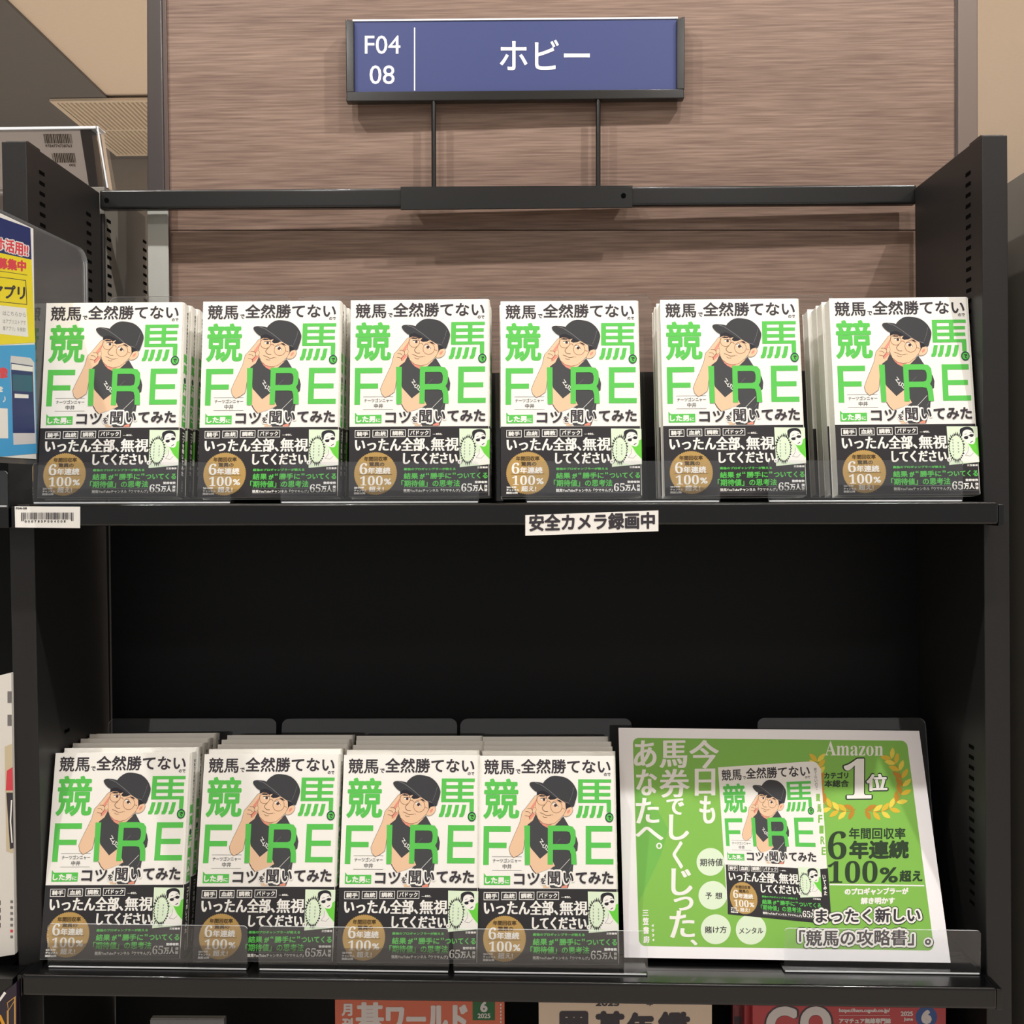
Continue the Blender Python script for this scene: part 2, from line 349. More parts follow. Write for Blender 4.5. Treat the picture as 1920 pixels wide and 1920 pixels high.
    k.text('を', 836, 252, 928, 355, WH, 6.2, bold=16); k.text('を', 850, 266, 914, 342, DK, 7, bold=3)
    k.text('聞', 918, 168, 1118, 374, WH, 6.4, bold=18); k.text('聞', 940, 190, 1098, 350, DK, 7, bold=4)
    k.text('い', 1118, 182, 1282, 352, WH, 6.4, bold=18); k.text('い', 1138, 204, 1265, 330, DK, 7, bold=7)
    k.text('てみた', 1290, 188, 1765, 340, DK, 7, bold=6)

def band_art(k):
    """charcoal paper band on the lower third"""
    k.zoom(930, 740, 6.737)
    for t, x0, x1, y in (('騎手', 137, 328, 440), ('血統', 359, 550, 437), ('調教', 581, 774, 434), ('パドック', 804, 1083, 431)):
        k.frame(x0+4, y+2, x1-4, y+88, 7, WH, 1); k.text(t, x0+25, y+15, x1-22, y+75, WH, 1, bold=2)
    k.rect(1112, 492, 1148, 496, WH, 1); k.text('etc.', 1152, 477, 1232, 503, WH, 1, bold=1.5, dirs=4)
    k.text('いったん全部、', 140, 535, 1075, 704, WH, 1, bold=2.5, mincho=4.5, dirs=6); k.text('無視', 1090, 535, 1442, 704, WH, 1, bold=2, mincho=4, dirs=6)
    k.text('してください。', 745, 725, 1480, 868, WH, 4, bold=2.5, mincho=5, dirs=6)
    k.disc(1462, 842, 25, 25, CH, 3.4)
    k.disc(405, 980, 262, 262, GOLD, 1, teeth=64, amp=.035)
    k.text('年間回収率', 258, 768, 552, 828, GTXT, 2, bold=2.5, dirs=6); k.text('驚異の', 322, 838, 515, 892, GTXT, 2, bold=2.5, dirs=6)
    k.text(serif('6'), 205, 850, 302, 990, WH, 2); k.text('年連続', 308, 903, 590, 987, WH, 2, bold=3, dirs=6)
    k.rect(198, 991, 614, 996, GTXT, 2); k.text(serif('100'), 212, 1012, 498, 1130, WH, 2); k.text('%', 512, 1045, 605, 1120, WH, 2, bold=2.5, mincho=2)
    k.text('超え!', 325, 1140, 512, 1212, WH, 2, bold=2.5, dirs=6)
    for t, x1, y in (('2019年', 268, 1142), ('チャンネル', 300, 1178), ('開設以降', 284, 1212)): k.text(t, 140, y, x1, y+30, WH, 2, bold=2, dirs=4)
    k.text('最強のプロギャンブラーが教える', 758, 913, 1405, 946, G, 1, bold=1.6, dirs=4)
    k.text('結果', 758, 975, 938, 1054, G, 1, bold=2.5); k.text('が', 958, 985, 1022, 1052, G, 1, bold=4); k.text('“', 1036, 975, 1074, 1004, G, 1, bold=2)
    k.text('勝手に', 1090, 975, 1352, 1052, G, 1, bold=2.5); k.text('”', 1368, 975, 1408, 1004, G, 1, bold=2); k.text('ついてくる', 1425, 975, 1806, 1052, G, 1, bold=2.5)
    k.text('「期待値」の思考法', 730, 1065, 1462, 1152, G, 1, bold=2.2); k.rect(758, 1161, 1462, 1164, MID, 1); k.rect(758, 1227, 1806, 1230, MID, 1)
    k.text('競馬YouTubeチャンネル『ウマキんグ』', 758, 1178, 1466, 1220, WH, 1, bold=1.6, dirs=4)
    k.text('登録者数', 1645, 1080, 1806, 1112, WH, 1, bold=2, dirs=4); k.text(serif('65'), 1480, 1112, 1615, 1214, WH, 1); k.text('万人', 1620, 1128, 1758, 1212, WH, 1, bold=4, dirs=6)
    k.text('突', 1765, 1128, 1806, 1168, WH, 1, bold=2, dirs=4); k.text('破', 1765, 1174, 1806, 1214, WH, 1, bold=2, dirs=4)
    k.text('三笠書房', 1674, 900, 1806, 926, WH, 1, bold=1.2, dirs=4)
    k.poly([(1443, 425), (1822, 430), (1828, 875), (1456, 908)], LG, 1)
    k.poly([(1700, 640), (1823, 560), (1828, 810), (1760, 740)], BG, 1.5)
    k.poly(spline([(1612, 540), (1605, 470), (1650, 440), (1720, 436), (1765, 465), (1772, 520), (1740, 480), (1680, 470), (1640, 500), (1630, 550)]), HAIR, 2.2)
    k.poly(spline([(1632, 520), (1670, 475), (1735, 475), (1780, 530), (1790, 600), (1765, 650), (1700, 640), (1650, 590)]), WH, 2)
    k.poly(spline([(1600, 860), (1620, 760), (1690, 720), (1705, 670), (1735, 730), (1790, 780), (1810, 872)]), WH, 1.9)
    k.disc(1678, 570, 27, 18, HAIR, 2.5); k.disc(1745, 543, 27, 18, HAIR, 2.5); k.stroke([(1650, 565), (1775, 530)], 7, HAIR, 2.5); k.stroke([(1728, 632), (1760, 612)], 9, HAIR, 2.5)
    k.stroke([(1660, 530), (1690, 520)], 5, HAIR, 2.5); k.stroke([(1722, 508), (1752, 500)], 5, HAIR, 2.5); k.stroke([(1700, 680), (1695, 740), (1660, 790), (1720, 800), (1760, 760)], 4, MID, 2.5)
    n = 56; pts = []
    for i in range(n):
        w = 2*math.pi*i/n; q = 1.0 if i % 2 else 1.0+random.uniform(.1, .34); pts.append((1553+88*q*math.cos(w), 690+158*q*math.sin(w)))
    k.poly(pts, CH, 2.7); k.disc(1553, 690, 90, 160, LG, 2.9, teeth=30, amp=-.12)
    for x, y, n in ((1512, 585, 6), (1577, 625, 4)):                  # too small to read in the photograph: rows of short dashes
        for i in range(n):
            k.rect(x-9, y+i*38, x+9, y+5+i*38, GREY, 3.2); k.rect(x-7, y+12+i*38, x+8, y+16+i*38, GREY, 3.2); k.rect(x-2, y+2+i*38, x+2, y+22+i*38, GREY, 3.3)

# ------------------------------------------------------------------ the paperback
W, H, T = .1345, .192, .018
BH = H*.352                                     # height of the paper band
book4 = [(938.5, 563), (1196, 563), (1203, 929), (941, 929)]
cov = homog(book4, [(0, H), (W, H), (W, 0), (0, 0)])
def wrap(name, z0, z1, g, th, m, parent, cover_left=True):
    """open C section: front board, rounded spine, back board; thickness th, standing g outside the page block"""
    a = []; r = .0035
    a.append((-g*.2, -g)); a.append((W-r, -g))
    for i in range(1, 7):
        w = math.radians(-90+15*i); a.append((W-r+(r+g)*math.cos(w), r+(r+g)*math.sin(w)))
    for i in range(0, 7):
        w = math.radians(15*i); a.append((W-r+(r+g)*math.cos(w), T-r+(r+g)*math.sin(w)))
    a.append((-g*.2, T+g))
    b = []
    P = [Vector(p) for p in a]
    for i, p in enumerate(P):
        d = (P[min(i+1, len(P)-1)]-P[max(i-1, 0)]).normalized(); b.append(p+Vector((-d.y, d.x))*th)
    loop = [tuple(p) for p in P]+[tuple(p) for p in reversed(b)]
    n = len(P); v = [(x, y, z0) for x, y in loop]+[(x, y, z1) for x, y in loop]; N = len(loop); f = []
    for i in range(N): f.append((i, (i+1) % N, N+(i+1) % N, N+i))
    for i in range(n-1):
        q = (i, i+1, N-2-i, N-1-i); f.append(q); f.append(tuple(N+j for j in q))
    return mk(name, v, f, m, parent)
def make_book():
    b = empty('paperback_book', (0, 0, 0))
    ch = []
    ch.append(wrap('cover', 0, H, 0, .0003, WHITE, b))
    ch.append(box('page_block', .0006, W-.0008, .0004, T-.0004, .0008, H-.0008, PAGES, b))
    ch.append(wrap('paper_band', .0002, BH, .00035, .0002, CHAR, b))
    k = Ink(cov); cover_art(k); ch.append(k.build('cover_print', b))
    k = Ink(cov, base=.00045); band_art(k); ch.append(k.build('band_print', b))
    # spine print: x = W face, letters run down
    def sp(x, y): return (x, y)
    k = Ink(lambda x, y: (x/1000.0, y/1000.0*-1+H), lift=.00003)   # here in millimetres from the top of the spine
    z = 7.0
    for c in '競馬で全然勝てないので': k.text(c, 10.2, z, 13.4, z+3.0, DK, 1, bold=.12, dirs=4); z += 3.9
    z = 50
    for c in '競馬': k.text(c, 4.2, z, 13.6, z+9, G, 1, bold=.45, dirs=6); z += 11
    k.disc(9, 76.5, 3, 3, ink('deep_green', (28, 92, 58)), 1)
    for c in 'FIRE': k.text(c, 4.6, z+8, 13.4, z+17, G, 1, bold=.35, dirs=6); z += 11.2
    k.rect(4.5, 117, 13.5, 122.5, G, 1)
    v = [(W+.00025+(-y), x, zz) for x, y, zz in k.v]   # y here is the lift
    me = bpy.data.meshes.new('spine_print'); me.from_pydata([(W+.0001+abs(y)*1.0, x, zz) for x, y, zz in k.v], [], k.f)
    for m in k.m: me.materials.append(m)
    me.polygons.foreach_set('material_index', k.mi); ch.append(link_mesh('spine_print', me, b))
    k = Ink(lambda x, y: (x/1000.0, y/1000.0*-1+H), lift=.00003); z = 128
    for c in 'コツを聞いてみた': k.text(c, 6.2, z, 12.2, z+4.6, WH, 1, bold=.3, dirs=6); z += 5.4
    for c in '三笠書房': k.text(c, 8, z+4, 10.4, z+6.2, WH, 1); z += 2.8
    me = bpy.data.meshes.new('spine_print'); me.from_pydata([(W+.00045+abs(y), x, zz) for x, y, zz in k.v], [], k.f)
    for m in k.m: me.materials.append(m)
    ch.append(link_mesh('spine_print', me, b))
    KIDS[b.name] = ch
    return b
proto = make_book()
used = [False]
ORD = ['front', 'second', 'third', 'fourth', 'fifth', 'sixth']
def place_book(M, label, group, skip=()):
    b = proto if not used[0] else copy_tree(proto, None, skip)
    used[0] = True
    b.matrix_world = M; tag(b, label, 'book', group); return b
UZ0 = 0.0
def shelf_z(x): return -.4434+(-.4482+.4386)*(x-.003)/.915
def stack(name, shelf, p, n, jit):
    loc = Vector(p[:3]); R = Matrix.Rotation(p[5], 4, 'Z') @ Matrix.Rotation(p[4], 4, 'Y') @ Matrix.Rotation(p[3], 4, 'X')
    lean = -p[3]; drift = {('leftmost stack', 'upper'): .0016, ('rightmost stack', 'upper'): -.0012}.get((name, shelf), 0)
    for i in range(n):
        dy = i*(T+.0012)/math.cos(lean); jx = 0 if i == 0 else random.uniform(-jit, jit); jz = 0
        off = (Matrix.Rotation(p[5], 3, 'Z') @ Vector((jx+drift*i, dy, 0)))
        l = loc+off
        word = 'front copy' if i == 0 else ORD[i]+' from the front'
        place_book(Matrix.Translation(l) @ R @ Matrix.Rotation(0 if i == 0 else random.uniform(-.004, .004), 4, 'Y'),
                   'white and green paperback, %s in the %s, %s shelf' % (word, name, shelf), 'paperbacks stacked on the %s shelf' % shelf,
                   ('cover_print', 'band_print') if (i > 0 and shelf == 'lower') else ())
up = [[-.4468, -.0015, .0068, -.135, -.0023, .015], [-.2931, -.0006, .0064, -.122, .0, .0035], [-.1488, .0004, .0062, -.112, -.0015, .0023],
      [-.0038, .0012, .0060, -.142, .0, .012], [.1512, -.0010, .0056, -.139, -.003, .006], [.3140, -.0020, .0056, -.139, -.004, .012]]
lo = [[-.4458, -.0100, -.4335, -.205, -.001, .012], [-.2995, -.0095, -.4350, -.222, -.001, -.002], [-.1622, -.0090, -.4360, -.242, .0, -.008], [-.0280, -.0080, -.4372, -.252, .0, -.008]]
for nm, p, n in zip(['leftmost stack', 'second stack from left', 'third stack from left', 'fourth stack from left', 'fifth stack from left', 'rightmost stack'], up, [4, 4, 3, 3, 3, 4]): stack(nm, 'upper', p, n, .0015)
for nm, p, n in zip(['leftmost stack', 'second stack from left', 'third stack from left', 'rightmost stack'], lo, [5, 5, 5, 5]): stack(nm, 'lower', p, n, .0015)

# ------------------------------------------------------------------ bookcase
D = .165
bc = empty('bookcase', (0, 0, -1.42)); tag(bc, 'black steel bookcase bay holding the white and green paperbacks', 'bookcase')
bci = Matrix.Translation((0, 0, 1.42))
def into(o, p=bc):
    o.parent = p; o.matrix_parent_inverse = Matrix.Translation(-p.location); return o
def line_x(a, b, z):
    t = (z-a[2])/(b[2]-a[2]); return a[0]+(b[0]-a[0])*t
Lin = (U(49, 262, 0), U(80, 1790, 0)); Rin = (U(1841, 254, 0), U(1849, 1690, 0)); PW = .0238
ZT = .342; ZB = -1.42
def side_panel(a, b, sgn, ztop, parent, y1=D):
    xt = line_x(a, b, ztop); xb = line_x(a, b, ZB)
    q = [Vector((xt, 0, ztop)), Vector((xt-sgn*PW, 0, ztop)), Vector((xb-sgn*PW, 0, ZB)), Vector((xb, 0, ZB))]
    if sgn > 0: q = [q[1], q[0], q[3], q[2]]
    o = slab('side_panel', q, (0, y1, 0), STEEL, parent, .0012); return into(o, parent)
pl = side_panel(*Lin, 1, ZT+.004, bc); pr = side_panel(*Rin, -1, ZT, bc)
for P, x, z in ((pl, line_x(*Lin, ZT)-PW+.001, ZT+.004), (pr, line_x(*Rin, ZT)+.0012, ZT)):
    into(box('top_cap', x, x+PW-.0022, .006, .03, z, z+.0022, STEEL, None, .0004))
# slots in the side panels
def slot_mesh():
    me = bpy.data.meshes.new('slot'); w, h, t = .0052, .0017, .0003
    v = [(sx*t, sy*w, sz*h) for sx in (-1, 1) for sy in (-1, 1) for sz in (-1, 1)]
    me.from_pydata(v, [], [(0, 1, 3, 2), (4, 6, 7, 5), (0, 4, 5, 1), (2, 3, 7, 6), (0, 2, 6, 4), (1, 5, 7, 3)]); me.materials.append(HOLE); return me
SLOT = slot_mesh()
def slots(parent, x_of, y, z0, n, step=.0102):
    for i in range(n):
        z = z0-i*step; o = bpy.data.objects.new('slot', SLOT); COL.objects.link(o); o.location = (x_of(z), y, z); into(o, bc)
xl = lambda z: line_x(*Lin, z)+.0001
xr = lambda z: line_x(*Rin, z)-.0001
zf = U(76, 328, .035)[2]
slots(pl, xl, .030, zf, 14); slots(pl, xl, .135, U(165, 402, .135)[2], 10)
slots(pr, xr, .030, U(1813, 326, .03)[2], 16); slots(pr, xr, .030, U(1815, 1400, .03)[2], 16); slots(pl, xl, .06, U(130, 1370, .06)[2], 6, .02)
def shelf_board(z0l, z0r, th):
    x0, x1 = U(28, 960, -.03)[0], U(1873, 960, -.03)[0]; bm = .0
    zz = lambda x: z0l+(z0r-z0l)*(x-x0)/(x1-x0)
    o = slab('shelf_board', [(x0, -.03, zz(x0)), (x1, -.03, zz(x1)), (x1, -.03, zz(x1)-th), (x0, -.03, zz(x0)-th)], (0, .0285, 0), SHELF, None, .0030)
    a = Lin; xi0 = line_x(*Lin, z0l)+.0006; xi1 = line_x(*Rin, z0r)-.0006
    t = slab('t', [(xi0, -.004, zz(xi0)-.0002), (xi1, -.004, zz(xi1)-.0002), (xi1, -.004, zz(xi1)-th+.001), (xi0, -.004, zz(xi0)-th+.001)], (0, D-.001, 0), SHELF)
    b = bmesh.new(); b.from_mesh(o.data); b.from_mesh(t.data); b.to_mesh(o.data); b.free(); bpy.data.objects.remove(t); into(o)
    for xa, xb in ((x0-.0055, x0-.0006), (x1+.0006, x1+.0062)):
        e = slab('shelf_end_plate', [(xa, -.0275, zz(xa)-.002), (xb, -.0275, zz(xb)-.002), (xb, -.0275, zz(xb)-th-.0016), (xa, -.0275, zz(xa)-th-.0016)], (0, .026, 0), SHELF, None, .0012); into(e)
    return zz
zu = shelf_board(.0012, -.0008, .0205); zl = shelf_board(-.4386, -.4482, .0200); z3 = shelf_board(-.775, -.775, .02)
zbk = U(1225, 697, D)[2]
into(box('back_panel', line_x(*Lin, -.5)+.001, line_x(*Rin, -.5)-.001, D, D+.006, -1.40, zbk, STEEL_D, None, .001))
# cross bar along the top back edge
bl, br = U(186, 356, D), U(1719, 345.5, D)
bar = slab('cross_bar', [bl, br, U(1719, 382, D), U(186, 392, D)], (0, .0108, 0), BARM, None, .0030); into(bar)
into(tube('bolt_hole', U(200, 375.5, D)+Vector((0, -.0006, 0)), U(200, 375.5, D)+Vector((0, .002, 0)), .0026, HOLE))

# ------------------------------------------------------------------ header sign on the bar
hs = empty('header_sign', U(968, 390, D)); tag(hs, 'blue aisle sign with white lettering standing on the cross bar', 'sign')
Ys = D-.003; Yg = .1765
def hsl(name, px, y, th, m, bevel=.0):
    o = slab(name, [U(*p, y) for p in px], (0, th, 0), m, None, bevel); return into(o, hs)
hsl('mounting_bracket', [(751, 351.5), (1186, 349.5), (1186, 389), (751, 393)], Ys, .0027, BARM, .0006)
into(tube('bolt_hole', U(1169, 367, Ys)+Vector((0, -.0006, 0)), U(1169, 367, Ys)+Vector((0, .001, 0)), .0028, HOLE), hs)
into(tube('support_rod', U(813, 186, Yg+.0035), U(813.5, 372, Yg+.0035), .0027, BARM), hs)
into(tube('support_rod', U(1121.5, 184, Yg+.0035), U(1121.5, 370, Yg+.0035), .0027, BARM), hs)
hsl('bracket_hook', [(751, 350), (1186, 348), (1186, 349.6), (751, 351.6)], Ys, .0208, BARM)
hsl('frame_side', [(648, 36), (663, 39), (664, 172.5), (649, 173)], Yg, .011, BARM, .0010)
hsl('frame_side', [(1269, 36), (1284, 30), (1283.5, 167), (1269, 167.5)], Yg, .011, BARM, .0010)
hsl('frame_bottom', [(650, 172), (1282, 167), (1283, 184), (649, 190)], Yg, .011, BARM, .0010)
BLUE = mat('sign_blue', (58, 68, 118), .42, spec=.4)
pan = hsl('sign_panel', [(662, 40), (1270, 34.5), (1270, 170), (662, 175)], Yg+.004, .003, BLUE)
hsl('clear_insert', [(661, 36.5), (1271, 31.5), (1271, 34.6), (661, 39.6)], Yg+.003, .005, EDGE)
def sheet_ink(Y):           # print on an upright plane at depth Y, in world coordinates
    return Ink(lambda x, y: (U(x, y, Y)[0], U(x, y, Y)[2]))
def shift_y(o, Y):
    for v in o.data.vertices: v.co.y += Y
    return o
k = sheet_ink(Yg+.0039); k.zoom(600, 0, 2.6667); SW = ink('sign_white', (250, 248, 242))
k.text('F04', 224, 178, 402, 270, SW, 1, bold=.5, dirs=6); k.text('08', 248, 327, 373, 421, SW, 1, bold=.5, dirs=6)
into(shift_y(k.build('code_lettering'), Yg+.0039), hs); k = sheet_ink(Yg+.0039); k.zoom(600, 0, 2.6667)
k.text('ホビー', 899, 199, 1349, 351, SW, 1, bold=1.6)
into(shift_y(k.build('title_lettering'), Yg+.0039), hs)
k = sheet_ink(Yg+.0039); k.zoom(600, 0, 2.6667); k.rect(470, 138, 476, 453, SW, 1); into(shift_y(k.build('divider_line'), Yg+.0039), hs)

# ------------------------------------------------------------------ labels on the shelf edges
def label_strip(name, px, label, cat, art):
    r = slab(name, [U(*p, -.0306) for p in px], (0, .0005, 0), WHITE); tag(r, label, cat)
    k = sheet_ink(-.0307); art(k); o = shift_y(k.build('label_print'), -.0307); o.parent = r
def art_bar(k):
    k.text('F04-08', 30, 951, 50.5, 955, DK, 1, bold=.25, dirs=4)
    random.seed(9); x = 40.0
    while x < 138:
        w = random.choice((.7, .7, 1.3, 2)); k.rect(x, 961, min(x+w, 139), 974 if 44 < x < 133 else 977, DK, 1); x += w+random.choice((.8, .8, 1.4, 1.8))
    for i, c in enumerate('000785F004008'): k.text(c, 46.5+i*6.1, 975.3, 50+i*6.1, 979.8, DK, 1, bold=.2, dirs=4)
label_strip('shelf_barcode_label', [(27.5, 949.5), (150, 950), (150, 990.3), (28.5, 989)], 'white barcode label on the left end of the upper shelf edge', 'label', art_bar)
def art_cam(k): k.text('安全カメラ録画中', 992, 964.5, 1228, 996.5, DK, 1, bold=1.15, rise=.022)
label_strip('security_camera_label', [(985, 966), (1234.5, 957), (1234.5, 996), (985, 1004.5)], 'white strip sign with bold black Japanese letters on upper shelf edge', 'sign', art_cam)

# ------------------------------------------------------------------ clear acrylic stoppers and back plates
def outline(w, h, r, n=5):
    p = []
    for cx, cy, a in ((w-r, h-r, 0), (r, h-r, 90)):
        for i in range(n+1):
            t = math.radians(a+90*i/n); p.append((cx+r*math.cos(t), cy+r*math.sin(t)))
    return p+[(0, 0), (w, 0)]
def plate(name, w, h, th, m, parent, r=.006):
    o = outline(w, h, r); n = len(o)
    v = [(x, -th/2, z) for x, z in o]+[(x, th/2, z) for x, z in o]
    f = [tuple(range(n)), tuple(range(2*n-1, n-1, -1))]+[(i, n+i, n+(i+1) % n, (i+1) % n) for i in range(n)]
    ob = mk(name, v, f, [m, EDGE], parent)
    for p in ob.data.polygons:
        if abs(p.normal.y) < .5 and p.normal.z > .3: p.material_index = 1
    return ob
TILT_U, TILT_L = .0022, .0105
def stopper(x0, x1, Y, zsurf, h, label, group):
    a = U(x0, 935 if zsurf > -.2 else 1812, Y)[0]; b = U(x1, 935 if zsurf > -.2 else 1812, Y)[0]
    e = empty('book_stopper', (a, Y, zsurf+.0004), (0, TILT_U if zsurf > -.2 else TILT_L, 0)); tag(e, label, 'book stopper', group)
    plate('upright_plate', b-a, h, .0012, ACR, e, .004)
    o = box('base_plate', 0, b-a, .0006, .045, 0, .0011, ACR, e); box('bend_glare', .001, b-a-.001, -.0009, .0005, -.0002, .0012, EDGE, e, .0003)  # white strip stands in for the glare along the front bend
    return e
SY = -.0085
ws = ['left end of', 'second from left on', 'third from left on', 'right end of']
for i, (x0, x1) in enumerate([(62, 433), (526, 898), (986, 1350), (1440, 1805)]):
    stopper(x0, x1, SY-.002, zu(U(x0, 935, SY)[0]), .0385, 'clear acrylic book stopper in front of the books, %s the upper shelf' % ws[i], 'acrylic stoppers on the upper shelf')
for i, (x0, x1) in enumerate([(90, 464), (485, 842), (850, 1214), (1470, 1838)]):
    Y = -.0145 if i < 3 else -.004
    xm = U(x0, 1812, Y)[0]
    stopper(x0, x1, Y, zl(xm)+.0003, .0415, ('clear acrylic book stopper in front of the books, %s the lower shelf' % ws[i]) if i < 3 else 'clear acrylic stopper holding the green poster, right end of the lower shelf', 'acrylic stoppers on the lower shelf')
def back_plate(x0, x1, ytop, Y, zsurf, lean, label, group):
    a = U(x0, ytop, Y+.03)[0]; b = U(x1, ytop, Y+.03)[0]; zt = U((x0+x1)/2, ytop, Y+.03)[2]
    e = empty('acrylic_back_plate', (a, Y, zsurf+.001), (-lean, 0, 0)); tag(e, label, 'acrylic plate', group)
    plate('upright_plate', b-a, (zt-zsurf)/math.cos(lean), .0015, ACR2, e, .008)
for i, (x0, x1) in enumerate([(205, 545), (555, 880), (888, 1222), (1229, 1566)]):
    back_plate(x0, x1, 557, .095, zu(0), .14, 'clear acrylic plate behind the books, number %s from left on the upper shelf' % ['one', 'two', 'three', 'four'][i], 'back plates on the upper shelf')
for i, (x0, x1) in enumerate([(196, 514), (525, 856), (862, 1186), (1425, 1744)]):
    back_plate(x0, x1, 1353, (.104, .118, .118, .070)[i], zl(U(x0, 1353, .12)[0])+.0005, .20, ['clear acrylic plate rising behind the leftmost stack on the lower shelf', 'clear acrylic plate rising behind the second stack on the lower shelf', 'clear acrylic plate rising behind the rightmost stack on the lower shelf', 'clear acrylic plate rising behind the green poster on the lower shelf'][i], 'back plates on the lower shelf')

# ------------------------------------------------------------------ green poster
PWd, PHt = .312, .2206
pc = [(1161, 1361), (1721, 1374), (1784, 1808), (1170, 1793)]
pg = homog(pc, [(0, PHt), (PWd, PHt), (PWd, 0), (0, 0)])
po = empty('promotional_poster', (.1128, .0120, -.4400), (-.4033, .0089, -.0101)); tag(po, 'green and white landscape poster leaning on the right of the lower shelf', 'poster')
box('card', 0, PWd, 0, .0012, 0, PHt, mat('poster_white', (253, 250, 252), .3, spec=.4, coat=.2), po)
k = Ink(pg)
ku = Ink(lambda x, y: (x, y))
c = [pg(1187, 1381), pg(1700, 1391), pg(1751, 1785), pg(1199, 1771)]
mx0 = (c[0][0]+c[3][0])/2; mx1 = (c[1][0]+c[2][0])/2; my1 = (c[0][1]+c[1][1])/2; my0 = (c[2][1]+c[3][1])/2
ku.rrect(mx0, my0, mx1, my1, .006, GP, 0); k.v += ku.v; k.f += ku.f; k.mi += ku.mi; k.m += ku.m
k.poly([(1192, 1470), (1232, 1512), (1254, 1552), (1240, 1600), (1197, 1690)], GP2, .5)
k.zoom(1150, 1350, 5.818)
for t, x0, y0, x1, y1 in (('あ', 230, 203, 478, 497), ('な', 253, 518, 482, 803), ('た', 248, 828, 506, 1107), ('へ', 243, 1143, 552, 1290), ('。', 470, 1320, 536, 1388),
                          ('馬', 508, 208, 812, 508), ('券', 508, 518, 838, 828), ('で', 583, 838, 778, 1018), ('し', 610, 1013, 832, 1292), ('く', 650, 1305, 765, 1605),
                          ('今', 833, 208, 1157, 517), ('日', 893, 518, 1117, 813), ('も', 943, 813, 1117, 1117)):
    k.text(t, x0, y0, x1, y1, WH, 2, bold=3.5 if t != '。' else 1, mincho=6 if t != '。' else 2, dirs=6)
k.zoom(1150, 1570, 5.486)
for t, x0, y0, x1, y1 in (('じ', 598, 303, 820, 583), ('っ', 622, 596, 828, 742), ('た', 580, 740, 842, 1023), ('、', 795, 1042, 870, 1102)):
    k.text(t, x0, y0, x1, y1, WH, 2, bold=3.5 if t != '。' else 1, mincho=6 if t != '。' else 2, dirs=6)
for cx, cy, r in ((1003, 240, 143), (1028, 585, 148), (1058, 938, 155), (1422, 943, 157)): k.disc(cx, cy, r, r, LG, 1)
k.text('期待値', 895, 205, 1130, 285, DK, 1.5, bold=1.5, dirs=4); k.text('予', 952, 556, 1018, 625, DK, 1.5, bold=1.5, dirs=4); k.text('想', 1052, 556, 1126, 625, DK, 1.5, bold=1.5, dirs=4)
k.text('賭け方', 945, 905, 1170, 980, DK, 1.5, bold=1.5, dirs=4); k.text('メンタル', 1300, 922, 1548, 988, DK, 1.5, bold=1.5, dirs=4)
for t, y0, y1 in (('三', 730, 792), ('笠', 808, 886), ('書', 904, 980), ('房', 1000, 1073)): k.text(t, 299+(y0-730)*.03, y0, 364+(y0-730)*.03, y1, WH, 2, bold=2.5, mincho=2.5, dirs=4)
for i, t in enumerate('4034'): k.text(t, 392+i*2, 878+i*50, 418+i*2, 908+i*50, WH, 2, bold=2, dirs=4)
k.zoom(1480, 1350, 5.0526)
k.text(serif('Amazon'), 335, 205, 882, 342, WH, 2, rise=-.02)
k.text(serif('1'), 498, 362, 790, 762, DG, 1.4, bold=12); k.text(serif('1'), 514, 375, 776, 750, WH, 2, bold=3)
k.text('位', 712, 508, 938, 692, DG, 1.4, bold=14); k.text('位', 726, 520, 925, 680, WH, 2, bold=5, mincho=3, dirs=6)
k.text('カテゴリ', 328, 498, 556, 560, DG, 2, bold=3, dirs=6); k.text('本総合', 330, 570, 562, 640, DG, 2, bold=3, dirs=6)
GL = [ink('leaf_gold', (226, 190, 60)), ink('leaf_bronze', (196, 138, 48)), ink('leaf_yellow', (240, 216, 84))]
def leaf(x, y, a, L, m):
    ca, sa = math.cos(a), math.sin(a); p = []
    for t, w in ((0, 0), (.2, .16), (.5, .24), (.8, .16), (1, 0), (.8, -.12), (.5, -.2), (.2, -.12)): p.append((x+L*(t*ca-w*sa), y+L*(t*sa+w*ca)))
    k.poly(p, m, 2.6)
def laurel(pts, side):
    k.stroke(pts, 6, GL[1], 2.4, smooth=True)
    S = spline(pts, False, 4); n = 11
    for i in range(n):
        j = int(i*(len(S)-2)/(n-1)); x, y = S[j]; dx, dy = S[min(j+1, len(S)-1)][0]-x, S[min(j+1, len(S)-1)][1]-y
        a = math.atan2(dy, dx)+math.pi
        for sg in (-1, 1):
            q = GL[1] if (sg*side < 0 and 2 < i < 7) or i == n-1 else GL[(i+(sg > 0)) % 2*2]
            leaf(x, y, a+sg*.75, 108, q)
laurel([(960, 380), (1010, 450), (1050, 540), (1065, 640), (1040, 740), (970, 830), (870, 872), (770, 868), (712, 850)], 1)
laurel([(262, 400), (262, 480), (262, 560), (270, 650), (300, 750), (375, 825), (470, 862), (560, 868), (625, 850)], -1)
k.text('年間回収率', 565, 1022, 1098, 1132, DG, 2, bold=3, rise=-.012, dirs=6); k.text(serif('6'), 368, 1055, 543, 1322, DG, 2); k.text('年連続', 568, 1145, 1132, 1322, DG, 2, bold=8)
k.zoom(1480, 1580, 5.0526)
k.text(serif('100'), 368, 175, 838, 385, DG, 2); k.text('%', 858, 240, 1030, 385, DG, 2, bold=2, mincho=5); k.text('超え', 1043, 268, 1262, 380, DG, 2, bold=5, dirs=6)
k.poly([(385, 390), (1278, 410), (1280, 424), (386, 403)], WH, 2)
k.text('のプロギャンブラーが', 528, 432, 1132, 500, WH, 2, bold=4, dirs=6); k.text('解き明かす', 680, 522, 1004, 588, WH, 2, bold=4, dirs=6)
